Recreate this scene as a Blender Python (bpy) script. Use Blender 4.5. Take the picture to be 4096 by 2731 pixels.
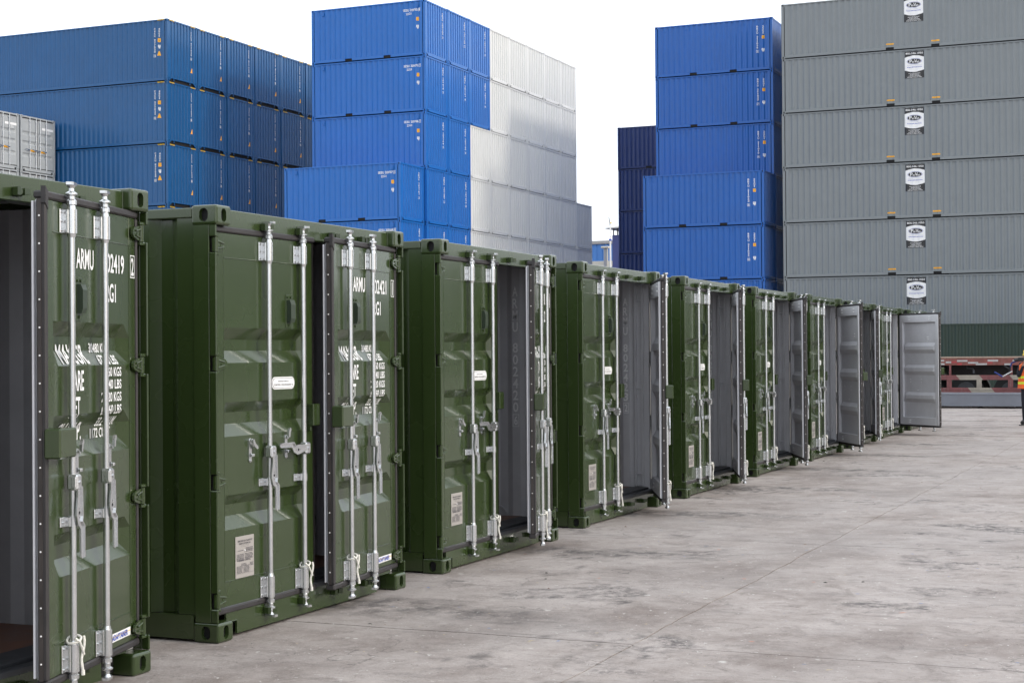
import bpy, bmesh, math, random
from mathutils import Vector, Matrix
R = math.radians
random.seed(7)
for o in list(bpy.data.objects): bpy.data.objects.remove(o)
S = bpy.context.scene
COL = S.collection

# ------------------------------------------------------------------ camera
YAW, PITCH, ROLL, CAMH = R(23.174), R(0.452), R(-0.4126), 1.694
cam = bpy.data.cameras.new('camera'); cam.sensor_width = 36; cam.lens = 56.29
cam.clip_start = 0.1; cam.clip_end = 4000
co = bpy.data.objects.new('camera', cam); COL.objects.link(co); S.camera = co
f = Vector((math.cos(PITCH)*math.cos(YAW), math.cos(PITCH)*math.sin(YAW), math.sin(PITCH)))
r = Vector((math.sin(YAW), -math.cos(YAW), 0)); u = r.cross(f)
r2 = r*math.cos(ROLL)+u*math.sin(ROLL); u2 = -r*math.sin(ROLL)+u*math.cos(ROLL)
co.matrix_world = Matrix.Translation((0, 0, CAMH)) @ Matrix((r2, u2, -f)).transposed().to_4x4()

# ------------------------------------------------------------------ sky, sun, exposure
SUN_AZ, SUN_EL = R(-83.7), R(26.4)          # azimuth the light comes from, counted from +X towards +Y
w = bpy.data.worlds.new('World'); S.world = w; w.use_nodes = True
nt = w.node_tree; nt.nodes.clear()
def N(t, tree, **kw):
    n = tree.nodes.new(t)
    for k, v in kw.items(): setattr(n, k, v)
    return n
sky = N('ShaderNodeTexSky', nt, sky_type='NISHITA', sun_disc=False)
sky.sun_elevation = SUN_EL; sky.sun_rotation = R(90)-SUN_AZ; sky.air_density = 1.2; sky.dust_density = 4
tc = N('ShaderNodeTexCoord', nt); no = N('ShaderNodeTexNoise', nt); no.inputs['Scale'].default_value = 2.2
no.inputs['Detail'].default_value = 4
nt.links.new(tc.outputs['Generated'], no.inputs['Vector'])
cr = N('ShaderNodeValToRGB', nt)
cr.color_ramp.elements[0].position = .3; cr.color_ramp.elements[0].color = (13.2, 14.2, 15.6, 1)
cr.color_ramp.elements[1].position = .62; cr.color_ramp.elements[1].color = (15.0, 15.6, 16.4, 1)
nt.links.new(no.outputs['Fac'], cr.inputs['Fac'])
mx = N('ShaderNodeMix', nt, data_type='RGBA'); mx.inputs[0].default_value = .7      # overcast: cloud over the clear sky
nt.links.new(sky.outputs[0], mx.inputs[6]); nt.links.new(cr.outputs[0], mx.inputs[7])
bg = N('ShaderNodeBackground', nt); bg.inputs['Strength'].default_value = .1
out = N('ShaderNodeOutputWorld', nt)
nt.links.new(mx.outputs[2], bg.inputs['Color']); nt.links.new(bg.outputs[0], out.inputs['Surface'])
sl = bpy.data.lights.new('sun', 'SUN'); sl.energy = 1.05; sl.angle = R(6); sl.color = (1, .93, .82)
so = bpy.data.objects.new('sun', sl); COL.objects.link(so)
d = Vector((math.cos(SUN_EL)*math.cos(SUN_AZ), math.cos(SUN_EL)*math.sin(SUN_AZ), math.sin(SUN_EL)))
so.rotation_euler = d.to_track_quat('Z', 'Y').to_euler(); so.location = d*60
S.view_settings.view_transform = 'Standard'; S.view_settings.look = 'None'
S.view_settings.exposure = 0.4; S.view_settings.gamma = 1
S.render.engine = 'CYCLES'
S.cycles.max_bounces = 6; S.cycles.diffuse_bounces = 4; S.cycles.glossy_bounces = 3; S.cycles.transmission_bounces = 2
S.cycles.use_denoising = True; S.cycles.adaptive_threshold = .025

# ------------------------------------------------------------------ materials
MATS = {}
def mat(name, col, rough=.4, metal=0, var=.06, scale=6, rvar=.08, bump=0, bscale=40, spec=.5, streak=0, coat=0, scuff=0):
    if name in MATS: return MATS[name]
    m = bpy.data.materials.new(name); m.use_nodes = True; t = m.node_tree; b = t.nodes['Principled BSDF']
    b.inputs['Metallic'].default_value = metal; b.inputs['Specular IOR Level'].default_value = spec
    if coat: b.inputs['Coat Weight'].default_value = coat; b.inputs['Coat Roughness'].default_value = .09; b.inputs['Coat IOR'].default_value = 1.55
    tc = N('ShaderNodeTexCoord', t); n1 = N('ShaderNodeTexNoise', t)
    oi = N('ShaderNodeObjectInfo', t); ad = N('ShaderNodeVectorMath', t, operation='ADD'); sc = N('ShaderNodeVectorMath', t, operation='SCALE')
    sc.inputs['Scale'].default_value = 1.0
    cx = N('ShaderNodeCombineXYZ', t); ml = N('ShaderNodeMath', t, operation='MULTIPLY'); ml.inputs[1].default_value = 37
    t.links.new(oi.outputs['Random'], ml.inputs[0]); t.links.new(ml.outputs[0], cx.inputs[0])
    t.links.new(tc.outputs['Object'], ad.inputs[0]); t.links.new(cx.outputs[0], ad.inputs[1])
    n1.inputs['Scale'].default_value = scale; n1.inputs['Detail'].default_value = 3; n1.inputs['Roughness'].default_value = .62
    t.links.new(ad.outputs[0], n1.inputs['Vector'])
    mp = N('ShaderNodeMapRange', t); mp.inputs['From Min'].default_value = .3; mp.inputs['From Max'].default_value = .7
    mp.inputs['To Min'].default_value = 1-var; mp.inputs['To Max'].default_value = 1+var
    t.links.new(n1.outputs['Fac'], mp.inputs['Value'])
    hs = N('ShaderNodeVectorMath', t, operation='SCALE'); hs.inputs[0].default_value = col[:3]
    t.links.new(mp.outputs[0], hs.inputs['Scale']); last = hs.outputs[0]
    if streak:
        mpp = N('ShaderNodeMapping', t); mpp.inputs['Scale'].default_value = (9, 9, .7)
        n2 = N('ShaderNodeTexNoise', t); n2.inputs['Scale'].default_value = 1.6; n2.inputs['Detail'].default_value = 3
        t.links.new(ad.outputs[0], mpp.inputs[0]); t.links.new(mpp.outputs[0], n2.inputs['Vector'])
        m2 = N('ShaderNodeMapRange', t); m2.inputs['From Min'].default_value = .55; m2.inputs['From Max'].default_value = .8
        m2.inputs['To Min'].default_value = 0; m2.inputs['To Max'].default_value = streak
        t.links.new(n2.outputs['Fac'], m2.inputs['Value'])
        mm = N('ShaderNodeMix', t, data_type='RGBA'); mm.inputs[7].default_value = (.22, .2, .18, 1)
        t.links.new(m2.outputs[0], mm.inputs[0]); t.links.new(last, mm.inputs[6]); last = mm.outputs[2]
    if scuff:
        n4 = N('ShaderNodeTexNoise', t); n4.inputs['Scale'].default_value = 11; n4.inputs['Detail'].default_value = 6; n4.inputs['Roughness'].default_value = .72; n4.inputs['Distortion'].default_value = .5
        t.links.new(ad.outputs[0], n4.inputs['Vector'])
        m4 = N('ShaderNodeMapRange', t); m4.inputs['From Min'].default_value = .71; m4.inputs['From Max'].default_value = .76; m4.inputs['To Max'].default_value = scuff
        t.links.new(n4.outputs['Fac'], m4.inputs['Value'])
        m5 = N('ShaderNodeMix', t, data_type='RGBA'); m5.inputs[7].default_value = (.2, .2, .17, 1)
        t.links.new(m4.outputs[0], m5.inputs[0]); t.links.new(last, m5.inputs[6]); last = m5.outputs[2]
    t.links.new(last, b.inputs['Base Color'])
    m3 = N('ShaderNodeMapRange', t); m3.inputs['From Min'].default_value = .3; m3.inputs['From Max'].default_value = .7
    m3.inputs['To Min'].default_value = max(.03, rough-rvar); m3.inputs['To Max'].default_value = rough+rvar
    t.links.new(n1.outputs['Fac'], m3.inputs['Value']); t.links.new(m3.outputs[0], b.inputs['Roughness'])
    if bump:
        n3 = N('ShaderNodeTexNoise', t); n3.inputs['Scale'].default_value = bscale; n3.inputs['Detail'].default_value = 3
        t.links.new(ad.outputs[0], n3.inputs['Vector'])
        bp = N('ShaderNodeBump', t); bp.inputs['Strength'].default_value = bump; bp.inputs['Distance'].default_value = .01
        t.links.new(n3.outputs['Fac'], bp.inputs['Height']); t.links.new(bp.outputs[0], b.inputs['Normal'])
    MATS[name] = m; return m
GREEN = mat('green_paint', (.0285, .0475, .0128), .27, spec=.4, coat=.5, var=.05, scale=2, rvar=.02, streak=.03)
GREY_IN = mat('grey_inner_paint', (.62, .62, .65), .42, var=.05, bump=.03, streak=.05)
GALV = mat('galvanised_steel', (.66, .67, .68), .24, metal=.88, var=.05, scale=9, rvar=.02)
RUBBER = mat('rubber_gasket', (.028, .025, .026), .55, var=.25, scale=14)
DARK = mat('painted_void', (.006, .006, .007), .8)  # near-black, paints in the shade inside holes, notches and fork pockets
PLY = mat('plywood_floor', (.25, .125, .085), .5, var=.2, scale=8, streak=.1)
STEELD = mat('threshold_steel', (.055, .058, .065), .5, var=.2)
VENT = mat('vent_plastic', (.03, .045, .028), .5)
WHITE = mat('white_vinyl', (.82, .82, .82), .45, var=.03)
ORANGE = mat('orange_vinyl', (.88, .42, .012), .45, var=.05)
YELLOW = mat('yellow_vinyl', (.8, .5, .02), .45)
BLACK = mat('black_vinyl', (.018, .018, .02), .4)
INK = mat('dark_ink', (.03, .03, .045), .6)
BLUEINK = mat('blue_ink', (.03, .07, .42), .5)
STENCIL = mat('pale_grey_stencil', (.97, .97, .98), .5, var=.03)
PLATE = mat('beige_plate', (.36, .335, .315), .4, var=.04)
ROPE = mat('white_rope', (.78, .76, .7), .8, var=.12, scale=90, bump=.5, bscale=220)
NAVYA = mat('dark_blue_paint', (.013, .088, .235), .24, var=.05, scale=.8, rvar=.02, spec=.4)
BLUEB = mat('bright_blue_paint', (.015, .134, .455), .24, var=.04, scale=.8, rvar=.02, spec=.4)
BLUEC = mat('royal_blue_paint', (.012, .104, .385), .25, var=.04, scale=.8, rvar=.02, spec=.4)
NAVYN = mat('navy_paint', (.018, .034, .12), .3, var=.06, scale=.8, rvar=.02, spec=.4)
CREAM = mat('off_white_paint', (.66, .665, .655), .6, var=.02, scale=.8, rvar=.02, spec=.25)
LGREY = mat('light_grey_paint', (.38, .40, .41), .28, var=.03, scale=.8, rvar=.02, spec=.4)
PALEG = mat('pale_grey_paint', (.56, .575, .59), .6, var=.02, scale=.8, rvar=.02, spec=.25)
DGREY = mat('slate_grey_paint', (.188, .207, .216), .24, var=.04, scale=.8, rvar=.02, spec=.5)
DGREEN = mat('dark_green_paint', (.014, .032, .022), .34, var=.08, scale=.8, rvar=.02)

# ------------------------------------------------------------------ mesh helpers
class MB:
    def __init__(s): s.v = []; s.f = []; s.m = []; s.s = []
    def add(s, vs, fs, mi=0, sm=False):
        n = len(s.v); s.v += [tuple(p) for p in vs]
        for q in fs: s.f.append(tuple(n+i for i in q)); s.m.append(mi); s.s.append(sm)
        return s
    def box(s, x0, x1, y0, y1, z0, z1, mi=0):
        return s.add([(x0,y0,z0),(x1,y0,z0),(x1,y1,z0),(x0,y1,z0),(x0,y0,z1),(x1,y0,z1),(x1,y1,z1),(x0,y1,z1)],
              [(0,3,2,1),(4,5,6,7),(0,1,5,4),(1,2,6,5),(2,3,7,6),(3,0,4,7)], mi)
    def cbox(s, x0, x1, y0, y1, z0, z1, c=.006, mi=0):
        X, Y, Z = (x0, x1), (y0, y1), (z0, z1); vs = []; ix = {}
        for i in (0,1):
            for j in (0,1):
                for k in (0,1):
                    dx, dy, dz = (c, -c)[i], (c, -c)[j], (c, -c)[k]
                    for a in range(3):
                        ix[i,j,k,a] = len(vs)
                        vs.append((X[i]+(dx if a != 0 else 0), Y[j]+(dy if a != 1 else 0), Z[k]+(dz if a != 2 else 0)))
        fs = []
        for a in range(3):
            for e in (0,1):
                q = []
                for (p, t) in ((0,0),(1,0),(1,1),(0,1)):
                    k = [0,0,0]; k[a] = e; k[(a+1)%3] = p; k[(a+2)%3] = t; q.append(ix[k[0],k[1],k[2],a])
                fs.append(tuple(q if e else q[::-1]))
        for a in range(3):
            b, cc = (a+1)%3, (a+2)%3
            for p in (0,1):
                for t in (0,1):
                    def I(e, ax):
                        k = [0,0,0]; k[a] = e; k[b] = p; k[cc] = t; return ix[k[0],k[1],k[2],ax]
                    q = (I(0,b), I(1,b), I(1,cc), I(0,cc)); fs.append(q if p != t else q[::-1])
        for i in (0,1):
            for j in (0,1):
                for k in (0,1):
                    q = (ix[i,j,k,0], ix[i,j,k,1], ix[i,j,k,2]); fs.append(q if (i+j+k) % 2 else q[::-1])
        return s.add(vs, fs, mi)
    def cyl(s, a, b, r0, r1=None, n=12, mi=0, caps=True):
        a, b = Vector(a), Vector(b); r1 = r0 if r1 is None else r1
        z = (b-a).normalized(); x = z.orthogonal().normalized(); y = z.cross(x)
        A = [a+(x*math.cos(2*math.pi*i/n)+y*math.sin(2*math.pi*i/n))*r0 for i in range(n)]
        B = [b+(x*math.cos(2*math.pi*i/n)+y*math.sin(2*math.pi*i/n))*r1 for i in range(n)]
        s.add(A+B, [(i, (i+1)%n, n+(i+1)%n, n+i) for i in range(n)], mi, True)
        if caps: s.add(A, [tuple(range(n))[::-1]], mi); s.add(B, [tuple(range(n))], mi)
        return s
    def lathe(s, prof, x=0, y=0, n=12, mi=0):
        vs = [(x+q*math.cos(2*math.pi*i/n), y+q*math.sin(2*math.pi*i/n), z) for q, z in prof for i in range(n)]
        fs = [(k*n+i, k*n+(i+1)%n, (k+1)*n+(i+1)%n, (k+1)*n+i) for k in range(len(prof)-1) for i in range(n)]
        s.add(vs, fs, mi); s.add(vs[-n:], [tuple(range(n))], mi); s.add(vs[:n], [tuple(range(n))[::-1]], mi); return s
    def tube(s, pts, rad, n=6, mi=0):
        P = [Vector(p) for p in pts]; rings = []
        up = Vector((.31, .22, .92))
        for i, p in enumerate(P):
            t = (P[min(i+1, len(P)-1)]-P[max(i-1, 0)]).normalized()
            x = t.cross(up).normalized(); y = t.cross(x)
            rings += [p+(x*math.cos(2*math.pi*k/n)+y*math.sin(2*math.pi*k/n))*rad for k in range(n)]
        fs = [(i*n+k, i*n+(k+1)%n, (i+1)*n+(k+1)%n, (i+1)*n+k) for i in range(len(P)-1) for k in range(n)]
        s.add(rings, fs, mi, True); s.add(rings[:n], [tuple(range(n))[::-1]], mi); s.add(rings[-n:], [tuple(range(n))], mi); return s
    def prism(s, poly, fn, t0, t1, mi=0):
        n = len(poly); A = [fn(a, b, t0) for a, b in poly]; B = [fn(a, b, t1) for a, b in poly]
        s.add(A+B, [tuple(range(n)), tuple(range(n, 2*n))[::-1]]+[(i, n+i, n+(i+1)%n, (i+1)%n) for i in range(n)], mi); return s
    def mesh(s, name, mats):
        me = bpy.data.meshes.new(name); me.from_pydata(s.v, [], s.f)
        for m in mats: me.materials.append(m)
        me.polygons.foreach_set('material_index', s.m); me.polygons.foreach_set('use_smooth', s.s)
        me.update(); return me
def obj(name, me, parent=None, loc=(0,0,0), rz=0):
    o = bpy.data.objects.new(name, me); COL.objects.link(o); o.location = loc
    if rz: o.rotation_euler = (0, 0, rz)
    if parent: o.parent = parent
    return o
def thing(name, label, cat, loc=(0,0,0), rz=0, group=None, me=None):
    o = obj(name, me, None, loc, rz); o['label'] = label; o['category'] = cat
    if group: o['group'] = group
    return o
def structure(o): o['kind'] = 'structure'; return o
ORD = 'zeroth first second third fourth fifth sixth seventh eighth ninth tenth'.split()

# flat marks: text and shapes laid out in (u, v), cut along the folds of the sheet and laid on it
TXT = {}
def text2d(s):
    if s in TXT: return TXT[s]
    c = bpy.data.curves.new('t', 'FONT'); c.body = s; c.size = 1; c.resolution_u = 3; c.offset = .018
    o = bpy.data.objects.new('t', c); COL.objects.link(o)
    bpy.context.view_layer.update()
    me = bpy.data.meshes.new_from_object(o.evaluated_get(bpy.context.evaluated_depsgraph_get()))
    vs = [(v.co.x, v.co.y) for v in me.vertices]; fs = [tuple(p.vertices) for p in me.polygons]
    bpy.data.objects.remove(o); bpy.data.curves.remove(c); bpy.data.meshes.remove(me)
    xs = [v[0] for v in vs]; ys = [v[1] for v in vs]; x0, x1, y0, y1 = min(xs), max(xs), min(ys), max(ys)
    TXT[s] = ([((x-x0)/(x1-x0), (y-y0)/(y1-y0)) for x, y in vs], fs, (x1-x0)/(y1-y0)); return TXT[s]
class Mark:
    def __init__(s): s.v = []; s.f = []; s.m = []; s.lv = []
    def poly(s, pts, mi=0, lv=0):
        n = len(s.v); s.v += [(a, b, lv) for a, b in pts]; s.f.append(tuple(range(n, n+len(pts)))); s.m.append(mi); return s
    def rect(s, u0, v0, u1, v1, mi=0, lv=0): return s.poly([(u0,v0),(u1,v0),(u1,v1),(u0,v1)], mi, lv)
    def rrect(s, u0, v0, u1, v1, r, mi=0, lv=0, n=5):
        P = []
        for cx, cy, a in ((u1-r, v1-r, 0), (u0+r, v1-r, 90), (u0+r, v0+r, 180), (u1-r, v0+r, 270)):
            P += [(cx+r*math.cos(R(a+90*i/n)), cy+r*math.sin(R(a+90*i/n))) for i in range(n+1)]
        return s.poly(P, mi, lv)
    def ell(s, cx, cy, a, b, mi=0, lv=0, n=24):
        return s.poly([(cx+a*math.cos(2*math.pi*i/n), cy+b*math.sin(2*math.pi*i/n)) for i in range(n)], mi, lv)
    def text(s, t, u0, v0, u1, v1, mi=0, lv=0):
        vs, fs, _ = text2d(t); n = len(s.v)
        s.v += [(u0+a*(u1-u0), v0+b*(v1-v0), lv) for a, b in vs]
        for q in fs: s.f.append(tuple(n+i for i in q)); s.m.append(mi)
        return s
    def stack(s, t, uc, v1, wid, hgt, step, mi=0, lv=0, box_last=False):
        v = v1; chars = list(t)
        for i, ch in enumerate(chars):
            if ch == ' ': v -= step*.75; continue
            ww = wid*(.4 if ch in '1I' else 1)
            s.text(ch, uc-ww/2, v-hgt, uc+ww/2, v, mi, lv)
            if box_last and i == len(chars)-1: s.frame(uc-wid*.8, v-hgt*1.25, uc+wid*.8, v+hgt*.25, wid*.12, mi, lv)
            v -= step
        return s
    def frame(s, u0, v0, u1, v1, t, mi=0, lv=0):
        s.rect(u0,v0,u1,v0+t,mi,lv); s.rect(u0,v1-t,u1,v1,mi,lv); s.rect(u0,v0+t,u0+t,v1-t,mi,lv); s.rect(u1-t,v0+t,u1,v1-t,mi,lv); return s
    def mesh(s, name, mats, fn, ubreaks=(), vbreaks=()):
        me = bpy.data.meshes.new(name); me.from_pydata(s.v, [], s.f)
        me.polygons.foreach_set('material_index', s.m)
        for m in mats: me.materials.append(m)
        us = [v[0] for v in s.v]; vv = [v[1] for v in s.v]
        bm = bmesh.new(); bm.from_mesh(me)
        for ax, br, lo, hi in ((0, ubreaks, min(us), max(us)), (1, vbreaks, min(vv), max(vv))):
            for b in br:
                if lo < b < hi:
                    co_ = (b,0,0) if ax == 0 else (0,b,0); no_ = (1,0,0) if ax == 0 else (0,1,0)
                    bmesh.ops.bisect_plane(bm, geom=bm.verts[:]+bm.edges[:]+bm.faces[:], plane_co=co_, plane_no=no_, dist=1e-6)
        for v in bm.verts: v.co = Vector(fn(v.co.x, v.co.y, v.co.z))
        bm.to_mesh(me); bm.free(); me.update(); return me

# ------------------------------------------------------------------ ground: slabs with open joints on a sheet
def ground_mat():
    m = bpy.data.materials.new('worn_concrete'); m.use_nodes = True; t = m.node_tree; b = t.nodes['Principled BSDF']
    L = t.links.new; geo = N('ShaderNodeNewGeometry', t); P = geo.outputs['Position']
    def noise(sc, det=6, ro=.6, vec=P, dist=0):
        n = N('ShaderNodeTexNoise', t); n.inputs['Scale'].default_value = sc; n.inputs['Detail'].default_value = det
        n.inputs['Roughness'].default_value = ro; n.inputs['Distortion'].default_value = dist; L(vec, n.inputs['Vector']); return n.outputs['Fac']
    def rng(v, a, b_, c=0, d_=1, smooth=False):
        n = N('ShaderNodeMapRange', t); n.clamp = True
        if smooth: n.interpolation_type = 'SMOOTHSTEP'
        for k, x in zip(('From Min','From Max','To Min','To Max'), (a, b_, c, d_)): n.inputs[k].default_value = x
        L(v, n.inputs['Value']); return n.outputs[0]
    def mixc(fac, a, col):
        n = N('ShaderNodeMix', t, data_type='RGBA'); L(fac, n.inputs[0]); L(a, n.inputs[6]); n.inputs[7].default_value = (*col, 1); return n.outputs[2]
    def mul(a, b_):
        n = N('ShaderNodeMath', t, operation='MULTIPLY')
        for i, x in enumerate((a, b_)):
            if isinstance(x, (int, float)): n.inputs[i].default_value = x
            else: L(x, n.inputs[i])
        return n.outputs[0]
    ramp = N('ShaderNodeValToRGB', t); e = ramp.color_ramp.elements
    e[0].position = .36; e[0].color = (.21, .174, .157, 1); e[1].position = .64; e[1].color = (.415, .369, .346, 1)
    x_ = e.new(.5); x_.color = (.33, .29, .269, 1)
    L(noise(.8, 6, .72), ramp.inputs['Fac']); c = ramp.outputs[0]
    c = mixc(rng(noise(3.6, 6, .75, dist=.6), .52, .68, 0, .65), c, (.14, .115, .102))
    c = mixc(rng(noise(.23, 3, .6), .44, .6, 0, .5), c, (.33, .302, .29))
    # streaky scraping along the yard
    mp = N('ShaderNodeMapping', t); mp.inputs['Scale'].default_value = (3.2, .55, 1); mp.inputs['Rotation'].default_value = (0, 0, R(12)); L(P, mp.inputs[0])
    c = mixc(rng(noise(2.2, 6, .75, mp.outputs[0]), .54, .72, 0, .5), c, (.12, .106, .10))
    c = mixc(rng(noise(24, 4, .75), .56, .72, 0, .5), c, (.10, .09, .083))
    c = mixc(rng(noise(48, 3, .65), .58, .70, 0, .6), c, (.40, .365, .34))
    # black tyre rubbing in front of the gaps between the containers
    sx = N('ShaderNodeSeparateXYZ', t); L(P, sx.inputs[0])
    wob = rng(noise(.9, 3), 0, 1, -.5, .5)
    a = N('ShaderNodeMath', t, operation='ADD'); L(sx.outputs[0], a.inputs[0]); L(wob, a.inputs[1])
    q = N('ShaderNodeMath', t, operation='ADD'); L(a.outputs[0], q.inputs[0]); q.inputs[1].default_value = -12.95+3.36*20
    fr = N('ShaderNodeMath', t, operation='MODULO'); L(q.outputs[0], fr.inputs[0]); fr.inputs[1].default_value = 3.36
    ds = N('ShaderNodeMath', t, operation='SUBTRACT'); L(fr.outputs[0], ds.inputs[0]); ds.inputs[1].default_value = 1.68
    ab = N('ShaderNodeMath', t, operation='ABSOLUTE'); L(ds.outputs[0], ab.inputs[0])
    band = rng(ab.outputs[0], 1.68-.42, 1.66, 0, 1, True)
    ym = mul(rng(sx.outputs[1], 3.2, 4.4, 0, 1, True), rng(sx.outputs[1], 5.6, 6.4, 1, 0, True))
    tyre = mul(mul(band, ym), rng(noise(4.5, 7, .75), .4, .62, 0, .9))
    c = mixc(tyre, c, (.06, .055, .055))
    # oil and soot blotches
    c = mixc(mul(rng(noise(.8, 4, .65, dist=.4), .58, .66, 0, 1), rng(noise(9, 5, .8), .42, .58, 0, .85)), c, (.055, .05, .05))
    # flecks of spilt paint
    for sc, th, col, seed in ((7, .055, (.6, .58, .55), 0), (11, .065, (.6, .58, .55), 3), (2.1, .03, (.55, .53, .5), 41), (5, .028, (.5, .4, .22), 7), (4.2, .032, (.14, .2, .36), 13), (2.4, .026, (.45, .2, .14), 19), (14, .07, (.06, .055, .05), 29)):
        ad = N('ShaderNodeVectorMath', t, operation='ADD'); L(P, ad.inputs[0]); ad.inputs[1].default_value = (seed*3.1, seed*1.7, 0)
        nz = N('ShaderNodeTexNoise', t); nz.inputs['Scale'].default_value = sc*2.2; L(ad.outputs[0], nz.inputs['Vector'])
        ns = N('ShaderNodeVectorMath', t, operation='SCALE'); ns.inputs['Scale'].default_value = .16; L(nz.outputs['Color'], ns.inputs[0])
        a2 = N('ShaderNodeVectorMath', t, operation='ADD'); L(ad.outputs[0], a2.inputs[0]); L(ns.outputs[0], a2.inputs[1])
        v = N('ShaderNodeTexVoronoi', t); v.inputs['Scale'].default_value = sc; L(a2.outputs[0], v.inputs['Vector'])
        gate = N('ShaderNodeSeparateColor', t); L(v.outputs['Color'], gate.inputs[0])
        c = mixc(mul(rng(v.outputs['Distance'], th, th*2.2, .8, 0), rng(gate.outputs[0], .5, .52)), c, col)
    # fine cracks
    vc = N('ShaderNodeTexVoronoi', t, feature='DISTANCE_TO_EDGE'); vc.inputs['Scale'].default_value = .42
    nz = N('ShaderNodeTexNoise', t); nz.inputs['Scale'].default_value = 2.5; nz.inputs['Detail'].default_value = 6; L(P, nz.inputs['Vector'])
    ns = N('ShaderNodeVectorMath', t, operation='SCALE'); ns.inputs['Scale'].default_value = .8; L(nz.outputs['Color'], ns.inputs[0])
    a2 = N('ShaderNodeVectorMath', t, operation='ADD'); L(P, a2.inputs[0]); L(ns.outputs[0], a2.inputs[1]); L(a2.outputs[0], vc.inputs['Vector'])
    crk = mul(rng(vc.outputs['Distance'], .001, .004, 1, 0), rng(noise(.6, 3), .5, .6, 0, .55))
    c = mixc(crk, c, (.09, .08, .075))
    L(c, b.inputs['Base Color'])
    L(rng(noise(2.2, 6), .3, .7, .62, .9), b.inputs['Roughness']); b.inputs['Specular IOR Level'].default_value = .35
    bp = N('ShaderNodeBump', t); bp.inputs['Strength'].default_value = .45; bp.inputs['Distance'].default_value = .012
    ma = N('ShaderNodeMath', t, operation='ADD'); L(noise(34, 4, .7), ma.inputs[0]); L(mul(noise(5, 3), 1.5), ma.inputs[1])
    L(ma.outputs[0], bp.inputs['Height']); L(bp.outputs[0], b.inputs['Normal'])
    return m
CONC = ground_mat()
GZ = -.006
g = structure(obj('ground', MB().add([(-400,-900,0),(1500,-900,0),(1500,1200,0),(-400,1200,0)], [(0,1,2,3)]).mesh('ground', [CONC]), None, (0,0,GZ)))
rj = random.Random(3)
XL = [8.86+5.18*k for k in range(-3, 11)]; YL = [3.04+5.2*k for k in range(-3, 4)]
def jl(a, b, n):         # a shared, slightly ragged joint line
    o = [0]
    for i in range(n-1): o.append(o[-1]*.8+rj.uniform(-.011, .011))
    return o
NS = 26
JX = {(i, j): jl(0, 0, NS+1) for i in range(len(XL)) for j in range(len(YL))}
JY = {(i, j): jl(0, 0, NS+1) for i in range(len(XL)) for j in range(len(YL))}
for i in range(len(XL)-1):
    for j in range(len(YL)-1):
        x0, x1, y0, y1 = XL[i], XL[i+1], YL[j], YL[j+1]; gp = .0045; P = []
        def ch(): return gp+max(0, rj.gauss(-.004, .006))
        for k in range(NS): P.append((x0+(x1-x0)*k/NS, y0+JY[i,j][k]+ch()))
        for k in range(NS): P.append((x1+JX[i+1,j][k]-ch(), y0+(y1-y0)*k/NS))
        for k in range(NS, 0, -1): P.append((x0+(x1-x0)*k/NS, y1+JY[i,j+1][k]-ch()))
        for k in range(NS, 0, -1): P.append((x0+JX[i,j][k]+ch(), y0+(y1-y0)*k/NS))
        n = len(P); m = MB(); dz = rj.uniform(-.0008, .0008)
        m.add([(x, y, .006+dz) for x, y in P]+[(x, y, .0005) for x, y in P], [tuple(range(n))]+[(k, n+k, n+(k+1)%n, (k+1)%n) for k in range(n)])
        obj('concrete_slab', m.mesh('concrete_slab', [CONC]), g)

# ------------------------------------------------------------------ container parts
CWID, CHT = 2.438, 2.591
def casting_bm(sx, lo=False):     # corner fitting, oval openings in its front (-y) and outer side; origin at its outer front bottom corner
    W_, D_, H_ = .162, .178, .118; c = .016
    bm = bmesh.new(); bmesh.ops.create_cube(bm, size=1)
    for v in bm.verts: v.co = Vector(((v.co.x+.5)*W_, (v.co.y+.5)*D_, (v.co.z+.5)*H_))
    bmesh.ops.bevel(bm, geom=bm.edges[:], offset=c, segments=1 if lo else 3, profile=.5, affect='EDGES')
    for f_ in bm.faces: f_.smooth = False
    for ax, (hw, hh), ctr in ((1, (.027, .040), (.081, .059)), (0, (.031, .040), (.089, .059))):
        best = min((f_ for f_ in bm.faces if f_.normal[ax] < -.99), key=lambda q: -q.calc_area())
        vs = list(best.verts); bmesh.ops.delete(bm, geom=[best], context='FACES_ONLY')
        oth = 0 if ax == 1 else 1
        n = 12 if lo else 20; sl_ = []
        for i in range(n):
            a = 2*math.pi*i/n; ca, sa = math.cos(a), math.sin(a)
            p = [0, 0, 0]; p[oth] = ctr[0]+hw*ca; st = hh-hw
            p[2] = ctr[1]+hw*sa+(st if sa > 0 else -st); p[ax] = 0; sl_.append(p)
        ring = [bm.verts.new(p) for p in sl_]; deep = []
        for p in sl_:
            q = list(p); q[ax] = .028; deep.append(bm.verts.new(q))
        def ang(v): return math.atan2(v.co[2]-ctr[1], v.co[oth]-ctr[0]) % (2*math.pi)
        vs.sort(key=ang); ra = [ang(v) for v in ring]
        # stitch the rectangle to the oval
        near = [min(range(n), key=lambda i: abs((ra[i]-ang(v)+math.pi) % (2*math.pi)-math.pi)) for v in vs]
        for k in range(4):
            a, b_ = near[k], near[(k+1) % 4]; seq = [a]
            while seq[-1] != b_: seq.append((seq[-1]+1) % n)
            bm.faces.new([vs[k], vs[(k+1) % 4]]+[ring[i] for i in reversed(seq)])
        for i in range(n): bm.faces.new([ring[i], ring[(i+1)%n], deep[(i+1)%n], deep[i]])
        fc = bm.faces.new(deep); fc.material_index = 1  # dark cap stands for the shade deep in the opening
    if sx > 0:
        for v in bm.verts: v.co.x = W_-v.co.x
    bmesh.ops.recalc_face_normals(bm, faces=bm.faces[:]); return bm
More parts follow.
